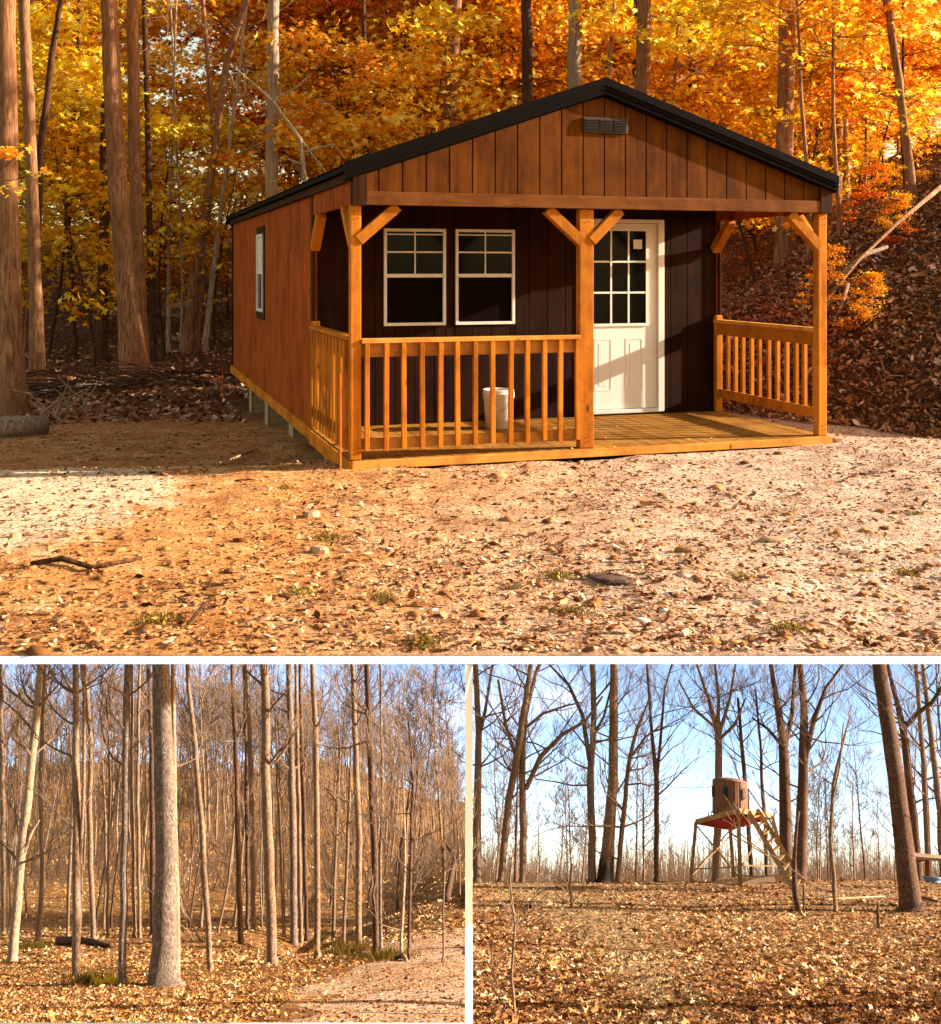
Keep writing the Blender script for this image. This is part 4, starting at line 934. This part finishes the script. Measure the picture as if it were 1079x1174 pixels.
RTR = [
 ([(547,1008),(547,930),(548,880),(549,840),(545,760)], [13,10,9,8,7], M['bark_tan'], 'tan trunk cut by the left edge of the right hand woodland', (((548,850,6),(556,815,4),(563,770,3)),), 9, None),
 ([(574,1003),(583,920),(592,870),(600,820),(609,760)], [10,9,9,8,6], T, 'leaning left trunk of the pair at the left of the hilltop', (((595,880,5),(580,830,4),(572,780,3)),), 9, None),
 ([(599,1005),(600,950),(598,890),(602,820),(612,780),(618,762)], [10,9,8,6,5,4], T, 'upright trunk of the pair with a long arching limb', (((603,905,6),(620,868,6),(645,843,5),(672,828,3.5),(692,800,2.5)),((602,835,4),(622,818,3.5),(650,808,2.5),(668,804,1.5))), 9, None),
 ([(678,1008),(679,960),(677,900),(679,865),(681,820),(679,760)], [12,9,9,8,7,7], G, 'forked grey trunk left of the thick dark footed trunk', (((676,872,6),(668,820,5),(652,785,4),(630,762,2.5)),((681,842,4),(692,822,3),(700,790,2.5))), 9, None),
 ([(694,1008),(697,975),(703,900),(704,830),(704,760)], [24,15,12,11,10], M['char_foot'], 'thick tan trunk with charred foot on the hilltop', (), 6, None),
 ([(708,1007),(715,930),(722,870),(731,835),(745,800)], [7,6,5,4,2], T, 'slim tree leaning right of the thick trunk', (((722,870,3),(740,845,2.5),(760,830,1.5)),), 9, None),
 ([(752,1011),(753,950),(753,895),(747,840),(742,760)], [7,6,6,4,3], Bn, 'slim trunk dividing in a narrow V on the hilltop', (((753,895,4),(758,840,3.5),(762,790,2.5),(770,762,2)),), 9, None),
 ([(820,1010),(823,940),(824,880),(823,838),(812,800),(800,765)], [10,9,9,8,4.5,3], T, 'fanned out tree directly behind the tower platform', (((823,840,6),(824,800,4),(820,762,3)),((824,842,5),(836,805,3.5),(843,764,2.5)),((823,850,4),(843,830,3),(855,800,2)),((822,836,4),(795,812,3),(778,780,2))), 9, None),
 ([(901,1010),(901,940),(899,870),(898,850),(890,800),(884,762)], [17,14,12,11,7,5], Bn, 'broad brown trunk right of the ladder, forking high', (((899,860,7),(908,820,5),(912,765,4)),((897,855,5),(880,835,3.5),(862,822,2))), 9, None),
 ([(917,1012),(920,940),(921,870),(922,810),(917,760)], [17,13,11,9,7], M['bark_brown'], 'brown trunk behind the ladder foot, second of the broad pair', (((921,880,7),(932,830,6),(946,790,4),(962,768,3)),), 9, None),
 ([(1045,1044),(1040,1000),(1031,920),(1020,840),(1007,760)], [30,22,19,18,16], M['bark_brown'], 'big dark brown trunk leaning left at the right of the hilltop', (((1036,965,3),(1033,955,2),(1045,950,1)),), 4, None),
 ([(1054,1006),(1048,940),(1040,870),(1035,830),(1025,790),(1018,762)], [11,9,9,8,5,4], M['bark_brown'], 'dark trunk with a heavy rising limb right behind the big leaning trunk', (((1036,835,6),(1052,818,5.5),(1068,806,5),(1085,780,4)),), 9, None),
 ([(1065,1004),(1062,930),(1058,860),(1050,760)], [8,7,6,5], T, 'tan trunk near the right edge above the feeder', (), 10, None),
 ([(1082,1004),(1078,930),(1070,860),(1058,760)], [10,8,7,5], T, 'trunk cut by the right edge beside the feeder', (), 10, None),
 ([(879,1006),(878,950),(874,900),(872,850),(866,790)], [5,5,4,3,2], Bn, 'thin dark trunk left of the ladder', (), 9, None),
 ([(862,1006),(858,940),(852,870),(846,800)], [6,5,5,3], Bn, 'thin dark trunk beside the tower drum', (), 8, None),
 ([(958,1046),(956,1005),(952,960),(955,900),(965,860),(975,820)], [6,5,4,4,3,1.5], T, 'slender crooked tree standing forward between the ladder and the big trunk', (((952,930,2.5),(962,880,2),(966,830,1.5)),), 1, None),
]
for i, (pp, ww, mt, lab, fk, lb, by) in enumerate(RTR):
    low_tree(pp, ww, 'R', mt, lab, seed=60+i, forks=fk, limbs=lb+2, llen=(3.0 if i in (7,8,14,15) else 4.2), depth=3, kids=3, lo=(.8 if i == 10 else .6 if i in (7,14,15) else .35), twmat=(M['twig_dark'] if mt is M['bark_brown'] else Tw), baseY=by, spread=.65)
# foreground stems
for i, (pp, ww, lab) in enumerate([
    ([(589,1166),(587,1120),(590,1060),(584,1010),(588,975)], [4,3.5,3,2.5,1.2], 'tall thin sapling in the leaf litter at the bottom left of the right woodland'),
    ([(656,1041),(654,1015),(656,990)], [5,3.5,2], 'short bare sapling left of the hilltop trunks'),
    ([(1008,1065),(1006,1050),(1007,1035)], [4,4,2], 'broken stub in the litter in front of the big leaning trunk'),
    ([(921,1045),(922,1015)], [3.5,3], 'thin stake close right of the post at the ladder foot')]):
    low_tree(pp, ww, 'R', T if i != 2 else M['bark_brown'], lab, seed=120+i, limbs=6 if i < 2 else 0, llen=1.0, depth=1, kids=3, cap=True, name='sapling' if i != 3 else 'stake')
low_tree([(915,1046),(910,1010),(912,960),(916,930)], [9,6,4,3], 'R', M['bark_brown'], 'dark bent trunk standing at the ladder foot', seed=131, limbs=0, cap=True)

for (px_, py_, Yb, w_, sd_) in ((1128,1158,None,30,1),(1118,1040,None,30,2),(1112,1090,None,14,3)):
    low_tree([(px_,py_),(px_-8,960),(px_-14,760)], [w_,w_*.8,w_*.65], 'R', M['bark_brown'], ['big bare tree standing just outside the right edge, nearest the viewer','big bare tree outside the right edge level with the big leaning trunk','slim bare tree just outside the right edge'][sd_-1], seed=200+sd_, limbs=2, llen=1.2, depth=1, kids=3, ext=1.2, lo=.8)
# far trees: copies of a few bare kinds
def bare_proto(H, r, seed, mat, tw, fork=False, kids=4, nl=20, lo=.3, llen=.2, depth=2, minr=.012):
    q = random.Random(seed); e = empty('bare_tree'); b = MB(); n = 9; pts = [Vector((0,0,-.4))]; dd = Vector((q.gauss(0,.04),q.gauss(0,.04),1)); cur = pts[0].copy()
    for i in range(n): dd = (dd+Vector((q.gauss(0,.04),q.gauss(0,.04),.02))).normalized(); cur = cur+dd*(H+.4)/n; pts.append(cur.copy())
    rad = [r*(1-.09*i) for i in range(n+1)]; b.tube(pts, rad, 6, False)
    b.build('trunk', mat, e, smooth=True); br = MB()
    for k in range(nl):
        f = lo+(1-lo)*(k+q.random())/nl; f = min(f,.99); i = int(f*n); s0 = pts[i].lerp(pts[i+1], f*n-i); a = q.uniform(0,6.283)
        limb(br, s0, Vector((math.cos(a), math.sin(a), q.uniform(.4,1.4))), H*llen*(1.25-.6*f)*q.uniform(.6,1.2), rad[i]*.42, depth, q, kids=kids, upw=.3, sides=4, minr=minr)
    br.build('branches', tw, e); return e
pL = [bare_proto(13,.085,1,T,Tw,lo=.55,nl=12), bare_proto(11,.07,2,G,Tw,lo=.45,nl=13), bare_proto(14,.10,3,M['bark_tan'],Tw,lo=.55,nl=12), bare_proto(9,.05,4,Tw,Tw,lo=.35,nl=14), bare_proto(12,.08,5,Bn,M['twig_dark'],lo=.5,nl=13)]
pR = [bare_proto(12,.13,11,T,Tw,lo=.25,nl=18,llen=.26), bare_proto(10,.10,12,T,Tw,lo=.2,nl=18,llen=.28), bare_proto(13,.12,13,Bn,M['twig_dark'],lo=.35,nl=18,llen=.25), bare_proto(8,.07,14,Tw,Tw,lo=.15,nl=20,llen=.3)]
def putlow(pr, x, y, side, sc, lab, grp):
    Rv, F, U = AL if side == 'L' else AR; hf = hL if side == 'L' else hR
    if pr.name in used: o = copy_tree(pr)
    else: used.add(pr.name); o = pr
    z = float(hf(x, y)); lean = Rv*R.gauss(0,.035)+F*R.gauss(0,.03)-Rv*((x/y)-(F.x/F.y))*.35
    Up = (U-lean*0+Rv*((x/y)-(F.x/F.y))*.38+Rv*R.gauss(0,.035)).normalized(); Rx = F.cross(Up).normalized(); Fy = Up.cross(Rx)
    m = Matrix((Rx, Fy, Up)).transposed() @ Matrix.Rotation(R.uniform(0,6.28), 3, 'Z')
    o.rotation_mode = 'QUATERNION'; o.rotation_quaternion = m.to_quaternion(); o.location = (x, y, z); s_ = sc*R.uniform(.85,1.15)
    top = z+.9*14*s_
    if top > -1.8 and y < 70: s_ *= max(.3, (-1.8-z)/(.9*14*s_))
    o.scale = (s_,s_,s_); tag(o, lab, 'tree', grp)
for k in range(175):
    y = 47*(140/47)**(R.random()**.85); x = y*R.uniform(-.455,-.004)
    putlow(R.choice(pL), x, y, 'L', .85 if y < 80 else 1.0, 'slender bare tree on the leaf covered hillside behind the left wood', 'bare trees on the hillside of the left wood')
for k in range(24):
    y = R.uniform(56, 80); x = y*R.uniform(.006,.455)
    putlow(R.choice(pR), x, y, 'R', R.uniform(.5,.95), 'slender bare tree beyond the crest of the right woodland', 'bare trees beyond the hilltop crest')
for k in range(50):
    y = R.uniform(80, 160); x = y*R.uniform(.006,.46)
    putlow(R.choice(pR), x, y, 'R', R.uniform(.45,.8), 'slender bare tree beyond the crest of the right woodland', 'bare trees beyond the hilltop crest')

def far_wood(n, yr, xr, hf, A, sc, name, seed):
    pr = pL[0]; vs = []; fs = []; ls = []
    for src in (0, 3, 4):
        me_ = None
    q = random.Random(seed); b0 = MB()
    kinds = []
    for kk in range(3):
        b1 = MB(); H = 12; pts = [V(0,0,-.5), V(q.gauss(0,.2),0,4), V(q.gauss(0,.3),0,8), V(q.gauss(0,.5),0,H)]; b1.tube(pts, [.1,.085,.06,.02], 4, False)
        for j in range(22):
            f = .35+.62*(j+q.random())/22; i = min(2, int(f*3)); s0 = pts[i].lerp(pts[i+1], f*3-i); a = q.uniform(0,6.28)
            limb(b1, s0, V(math.cos(a), math.sin(a), q.uniform(.5,1.5)), H*.2*(1.2-.6*f), .03, 1, q, kids=4, upw=.3, sides=3, minr=.014)
        kinds.append((np.array([tuple(p) for p in b1.v]), [len(f_) for f_ in b1.f], np.array([i_ for f_ in b1.f for i_ in f_])))
    VV, LL_, TT = [], [], []; off = 0; Rv_, F_, U_ = [np.array(a_) for a_ in A]
    for k in range(n):
        y = q.uniform(*yr); x = y*q.uniform(*xr); v_, t_, l_ = kinds[k%3]; s_ = sc*q.uniform(.7,1.2); c_, d_ = math.cos(q.uniform(0,6.28)), 0; an = q.uniform(0,6.28); cx_, sx_ = math.cos(an), math.sin(an)
        u_ = U_+Rv_*(((x/y)-(A[1].x/A[1].y))*.38+q.gauss(0,.04)); w = (v_[:,0]*cx_-v_[:,1]*sx_)[:,None]*Rv_+(v_[:,0]*sx_+v_[:,1]*cx_)[:,None]*F_+v_[:,2][:,None]*u_
        VV.append(w*s_+np.array([x, y, float(hf(x, y))])); LL_.append(l_+off); TT += t_; off += len(v_)
    o = link(name, np_mesh(name, np.vstack(VV), np.concatenate(LL_), np.array(TT), False), Tw); o['kind'] = 'stuff'
far_wood(260, (100,180), (-.46,-.004), hL, AL, .85, 'distant_wood', 5)
# low far brush closing the view under the far trees
b = MB(); q = random.Random(77)
for k in range(6000):
    y = q.uniform(95, 170); x = y*q.uniform(.004,.46); z = float(CH-(.479*54+3.5)-.575*(y-54)); h_ = q.uniform(1.2,5.2)*(.55+1.1*abs(math.sin(x*.11)+.6*math.sin(x*.31+1)+.3*math.sin(x*.9))*.6); dx = q.gauss(0,.7)
    U = AR[2]; p0 = Vector((x,y,z)); p1 = p0+U*h_+Vector((dx,0,0)); w_ = .05
    b.poly([p0-V(w_,0,0), p0+V(w_,0,0), p1])
    if k % 2: m_ = p0.lerp(p1,.5); b.poly([m_-V(0,0,.05), m_+V(0,0,.05), m_+U*(h_*.4)+Vector((q.gauss(0,1.2),0,0))])
o = b.build('far_brush', M['dead']); o['kind'] = 'stuff'
b = MB(); 
for k in range(5000):
    y = q.uniform(60, 175); x = y*q.uniform(-.46,-.003); z = float(hL(x,y)); h_ = q.uniform(.6,2.2)
    U = AL[2]; p0 = Vector((x,y,z)); p1 = p0+U*h_+Vector((q.gauss(0,.6),0,0)); w_ = .03+y*.00035
    b.poly([p0-V(w_,0,0), p0+V(w_,0,0), p1])
o = b.build('hillside_brush', M['dead']); o['kind'] = 'stuff'

# fallen wood on the lower floors
def gl(px, py, dz=.05): p = ground_hit(px, py, hL, 14, 120); p.z += dz; return p
def gr(px, py, dz=.05): p = ground_hit(px, py, hR, 14, 54); p.z += dz; return p
stick('fallen_log', [gl(66,1083,.12),gl(95,1084,.16),gl(128,1087,.1)], [.14,.13,.09], M['bark_brown'], 'dark fallen log behind the forked tan trunk in the left wood', 'log')
stick('fallen_branch', [gl(452,1102),gl(462,1101,.1),gl(466,1103)], [.05,.06,.04], M['bark_pale'], 'short pale fallen branch at the ditch by the track end', 'branch')
stick('fallen_branch', [gl(512,1040,.3),gl(522,1010,1.2),gl(505,990,1.5)], [.13,.11,.06], M['bark_brown'], 'dark fallen limb at the right edge of the left hillside', 'branch')
stick('fallen_branch', [gr(925,1033),gr(950,1033),gr(985,1031),gr(1015,1029)], [.05,.05,.04,.02], M['bark_pale'], 'long pale fallen branch left of the big leaning trunk', 'branch')
stick('fallen_branch', [gr(1050,1029),gr(1075,1035)], [.05,.04], M['bark_brown'], 'dark fallen branch at the right edge by the feeder', 'branch')
stick('fallen_branch', [gr(588,1035),gr(612,1041,.2),gr(632,1068)], [.02,.022,.012], M['bark_pale'], 'thin curved branch beside the tall front sapling', 'branch')
def lowtuft(px, py, r_, n, lab, seed, side='L', mat='grass'):
    p = (gl if side == 'L' else gr)(px, py, 0); U = (AL if side == 'L' else AR)[2]; b = MB(); q = random.Random(seed)
    for k in range(n):
        s0 = Vector((q.gauss(0,r_), q.gauss(0,r_*.5), 0)); s0.z = -s0.y*.5; L = r_*q.uniform(.4,1.1); e_ = s0+U*L+Vector((q.gauss(0,.4)*L,q.gauss(0,.3)*L,0)); b.poly([s0-V(.02,0,0),s0+V(.02,0,0),e_])
    o = b.build('grass_tuft', M[mat]); o.location = p; tag(o, lab, 'grass tuft')
lowtuft(106,1127,.25,200,'green grass tuft left of the grey trunk foot',1); lowtuft(128,1129,.2,160,'golden grass tuft at the foot of the grey trunk',2,mat='gold_leaf'); lowtuft(36,1088,.3,160,'yellow green bush beside the pale leaning trunk',3)
lowtuft(404,1094,.35,260,'yellow mound of grass at the foot of the far pair',4); lowtuft(448,1100,.3,200,'green tuft beside the ditch at the track end',5)
# grassy bank shadowed step left of the grey trunk
# tower with hunting blind
TY = 49.5; Rv, F, U = AR
def tp(px, py, d=0): return ppt(px, py, pt(845,1015,TY), F)+F*d
tb = tp(845,1016)
tw = empty('hunting_tower', tb, label='wooden stilt tower with tan round hunting blind, red platform underside and long ladder', cat='hunting tower')
def L_(p): return p-tb
c4 = {'l':tp(798,942.5,0),'f':tp(846,931.5,-1.5),'r':tp(885,935.5,0),'b':tp(838,948,1.5)}
up = U*.09
b = MB(); q4 = [c4[k] for k in 'lfrb']; b.hexa([L_(p) for p in (q4[0],q4[1],q4[2],q4[3])]+[L_(p+up) for p in q4]); pl = b.build('platform', M['tower'], tw)
b = MB()
cen = sum(q4, Vector())/4
for i in range(7):
    f = (i+.5)/7; a = q4[0].lerp(q4[1], f); c = q4[3].lerp(q4[2], f); b.beam(L_(a.lerp(cen,.05)-U*.09), L_(c.lerp(cen,.05)-U*.09), .06, .15, tuple(U))
b.hexa([L_(p.lerp(cen,.03)-U*.03) for p in q4]+[L_(p.lerp(cen,.03)-U*.005) for p in q4]); b.build('joists', M['red'], pl)
b = MB()
for a, c in (('l','f'),('f','r'),('r','b'),('b','l')): b.beam(L_(c4[a]+up*.1), L_(c4[c]+up*.1), .07, .2, tuple(U))
b.build('rim_board', M['tower'], pl)
def leg(a, c, w=.15): MB().beam(L_(a), L_(c), w, w, tuple(F)).build('leg', M['tower'], tw)
feet = {'l':tp(792,1012,-.3),'f':tp(848,1017,-1.8),'r':tp(906,1010,.3),'b':tp(842,1006,1.8)}
for k in 'lfrb': leg(c4[k], feet[k])
def br_(p0, p1, w=.10): MB().beam(L_(p0), L_(p1), .05, w, tuple(F)).build('brace', M['tower'], tw)
def lg(k, f): return c4[k].lerp(feet[k], f)
br_(lg('l',.04), lg('f',.9)); br_(lg('f',.12), lg('l',.88)); br_(lg('f',.3), lg('r',.85)); br_(lg('r',.05), lg('f',.75)); br_(lg('l',.05), lg('b',.8)); br_(lg('b',.1), lg('r',.8)); br_(lg('b',.15), lg('l',.9))
br_(lg('l',.78), lg('f',.74), .14); br_(lg('f',.72), lg('r',.78), .14); br_(lg('l',.97), lg('f',.97), .18); br_(lg('b',.96), lg('r',.96), .2)
MB().beam(L_(tp(822,1012,-.6)), L_(tp(900,1006,.3)), .12, .25, tuple(U)).build('skid', M['bark_pale'], tw)
# blind drum: ten sided shell with shallow domed roof
dc = tp(837,937.5,0)+U*.12; n = 20; rad = .80
X_, Z_ = Rv, F
b = MB(); prof = [(1.0,0),(1.02,.05),(1.0,.1),(.985,1.30),(1.0,1.34),(.99,1.37),(.9,1.44),(.6,1.50),(.2,1.53),(.001,1.53)]
for r_, z_ in prof:
    for k in range(n): a = 2*math.pi*(k+.5)/n; rr = rad*r_*(1+.018*math.cos(5*a)); b.v.append(tuple(L_(dc+X_*(rr*math.cos(a))+Z_*(rr*math.sin(a))+U*z_)))
for i in range(len(prof)-1):
    for k in range(n): b.f.append([i*n+k, i*n+(k+1)%n, (i+1)*n+(k+1)%n, (i+1)*n+k])
bl = b.build('blind', M['blind'], tw, smooth=False)
def oval_win(a0, w, h, zc):
    nn = 20; pts = []
    for k in range(nn):
        t_ = 2*math.pi*k/nn; ax = w*math.copysign(abs(math.cos(t_))**.7, math.cos(t_)); az = h*math.copysign(abs(math.sin(t_))**.7, math.sin(t_)); a = a0+ax/rad
        pts.append(dc+X_*(rad*1.015*math.cos(a))+Z_*(rad*1.015*math.sin(a))+U*(zc+az))
    cn = (X_*math.cos(a0)+Z_*math.sin(a0))
    MB().prism([L_(p) for p in pts], cn*.03).build('blind_window', M['blind_win'], bl)
for a0 in (-math.pi/2-.25, -math.pi/2-1.15, -math.pi/2+.85): oval_win(a0, .11, .24, .88)
b = MB(); a0 = -math.pi/2+.42
for da in (-.17,.17):
    a = a0+da; p0 = dc+X_*(rad*1.01*math.cos(a))+Z_*(rad*1.01*math.sin(a)); b.beam(L_(p0+U*.05), L_(p0+U*1.36), .03, .03, tuple(F))
b.build('door_seam', M['bark_brown'], bl)
b = MB()
for k in range(12):
    f = k/11; p0 = c4['l'].lerp(c4['f'], .3+.68*f)+U*.1; b.beam(L_(p0), L_(p0+U*(.16+.05*(k%2))), .05, .05, tuple(F))
b.build('edge_blocks', M['tower'], pl)
# ladder
la0, la1 = tp(858,933,-1.0), tp(908,1026,-3.2); lb0, lb1 = tp(868,930,-.6), tp(917,1012,-2.4)
ld = MB().beam(L_(la0), L_(la1), .2, .2, tuple(F)).beam(L_(lb0), L_(lb1), .2, .2, tuple(F)).build('ladder', M['tower'], tw)
b = MB()
for k in range(9): f = (k+.6)/9.3; b.beam(L_(la0.lerp(la1,f)), L_(lb0.lerp(lb1,f)), .16, .05, tuple(U))
b.build('ladder_steps', M['tower'], ld)
b = MB(); b.beam(L_(tp(857,906,-1.0)), L_(tp(884,948,-1.6)), .05, .09, tuple(F)).beam(L_(tp(857,906,-1.0)), L_(tp(858,933,-1.0)), .05, .07, tuple(F)).beam(L_(tp(884,948,-1.6)), L_(tp(882,968,-1.7)), .05, .07, tuple(F)); b.build('hand_rail', M['tower'], ld)
# feeder
fb = ppt(1064,1009,pt(1064,1011,50),F); fd = empty('feeder', fb, label='open wooden feeder with pale slanted roof and blue tub at the right edge', cat='feeder')
def fp(px, py, d=0): return ppt(px, py, pt(1064,1011,50), F)+F*d-fb
b = MB(); b.hexa([fp(1046,985,-.5),fp(1088,989,-.5),fp(1088,984,.7),fp(1050,980,.7),fp(1046,982,-.5),fp(1088,985.5,-.5),fp(1088,981,.7),fp(1050,977,.7)]); b.build('roof', M['dead'], fd)
b = MB().beam(fp(1063,985,0), fp(1063,1012,0), .16, .16, tuple(F)); b.build('post', M['stain_left'], fd); MB().beam(fp(1052,988,0), fp(1062,985,0), .1, .1, tuple(U)).build('brace', M['stain_left'], fd)
MB().beam(fp(1083,985,0), fp(1083,1012,0), .16, .16, tuple(F)).build('post', M['stain_left'], fd)
b = MB(); Rv2 = Rv
for r_, z_ in ((.30,-.15),(.42,.0),(.44,.05),(.38,.06),(.3,.0)):
    for k in range(16): a = 2*math.pi*k/16; b.v.append(tuple(fp(1067,1007,-.5)+Rv*(r_*math.cos(a))+F*(r_*math.sin(a))+U*z_))
for i in range(4):
    for k in range(16): b.f.append([i*16+k, i*16+(k+1)%16, (i+1)*16+(k+1)%16, (i+1)*16+k])
b.f.append([k for k in range(16)]); b.f.append([64+k for k in range(16)])
b.build('tub', M['tub'], fd, smooth=True)

# ------------------------------------------------------------------ skies
TAU = math.atan2(695, 1290)
SUN_EL, SUN_AZ = math.radians(19), math.radians(97)   # az measured from the camera's back toward its right
Sd = Vector((math.sin(SUN_AZ)*math.cos(SUN_EL), -math.cos(SUN_AZ)*math.cos(SUN_EL), math.sin(SUN_EL)))
t = NT('sky_backdrop'); t.t.nodes.remove(t.b)
tc = t.n('ShaderNodeTexCoord'); mp = t.n('ShaderNodeMapping'); mp.inputs['Scale'].default_value = (1,1,2.6); t.l(tc.outputs['Object'], mp.inputs[0])
nm = t.n('ShaderNodeVectorMath', operation='NORMALIZE'); t.l(mp.outputs[0], nm.inputs[0])
sk = t.n('ShaderNodeTexSky'); sk.sky_type = 'NISHITA'; sk.sun_disc = False; sk.sun_elevation = math.radians(38); sk.sun_rotation = math.radians(150); sk.air_density = 1.0; sk.dust_density = 1.0; sk.ozone_density = 1.0
t.l(nm.outputs[0], sk.inputs['Vector'])
mp2 = t.n('ShaderNodeMapping'); mp2.inputs['Scale'].default_value = (.012,.012,.035); t.l(tc.outputs['Object'], mp2.inputs[0])
cl = t.noise(mp2.outputs[0], 1.0, 6, .6, .3); cm = t.ramp(cl, [(.56,(0,0,0)),(.8,(.6,.6,.6))])
cc = t.mix(cm, sk.outputs[0], (7.5,6.9,7.2))
em = t.n('ShaderNodeEmission'); em.inputs['Strength'].default_value = .105; t.l(cc, em.inputs[0]); t.l(em.outputs[0], t.out.inputs['Surface'])
# a curved wall of sky far behind both lower woods, standing square to their slope
n = 48; b = MB(); Rr = 300
rot = Matrix.Rotation(-TAU, 3, 'X')
for zz in (-60, -20, 0, 20, 40, 60, 95):
    for k in range(n+1):
        a = math.radians(-34+68*k/n); b.v.append((Rr*math.sin(a), Rr*math.cos(a), zz))
for i in range(6):
    for k in range(n): b.f.append([i*(n+1)+k, i*(n+1)+k+1, (i+1)*(n+1)+k+1, (i+1)*(n+1)+k])
o = b.build('sky', t.m, smooth=True); o['kind'] = 'structure'; o.rotation_euler = (-TAU, 0, 0); o.location = (0, 0, CH)

nt = W.node_tree; bg = nt.nodes['Background']; sky = nt.nodes.new('ShaderNodeTexSky'); sky.sky_type = 'NISHITA'; sky.sun_disc = False
sky.sun_elevation = SUN_EL; sky.sun_rotation = math.atan2(Sd.x, Sd.y); sky.dust_density = 1.5; sky.air_density = 1.0
mxw = nt.nodes.new('ShaderNodeMix'); mxw.data_type = 'RGBA'; mxw.blend_type = 'MULTIPLY'; mxw.inputs[0].default_value = 1; mxw.inputs[7].default_value = (1.13,.92,.64,1)
nt.links.new(sky.outputs[0], mxw.inputs[6]); nt.links.new(mxw.outputs[2], bg.inputs[0]); bg.inputs[1].default_value = .115
sl = bpy.data.lights.new('sun', 'SUN'); sl.energy = 5.0; sl.angle = math.radians(.6); sl.color = (1,.91,.78)
so = bpy.data.objects.new('sun', sl); C.objects.link(so); so.rotation_euler = Sd.to_track_quat('Z', 'Y').to_euler()

cam = bpy.data.cameras.new('camera'); co = bpy.data.objects.new('camera', cam); C.objects.link(co); S.camera = co
cam.sensor_fit = 'HORIZONTAL'; cam.sensor_width = 36; cam.lens = FPX/1079*36; cam.shift_y = -(587-HZ)/1079; cam.clip_start = .1; cam.clip_end = 2000
co.location = (0, 0, CH); co.rotation_euler = (math.pi/2, 0, 0)
S.view_settings.view_transform = 'Standard'; S.view_settings.look = 'None'; S.view_settings.exposure = 1.6; S.view_settings.gamma = 1
S.cycles.max_bounces = 6; S.cycles.diffuse_bounces = 2; S.cycles.transparent_max_bounces = 4
for e in protos+big:
    if '_p' in e: del e['_p']
for o in S.objects:
    if '_p' in o: del o['_p']
for pr in protos+big+pL+pR:
    if pr.name not in used:
        for ch in list(pr.children): bpy.data.objects.remove(ch)
        bpy.data.objects.remove(pr)
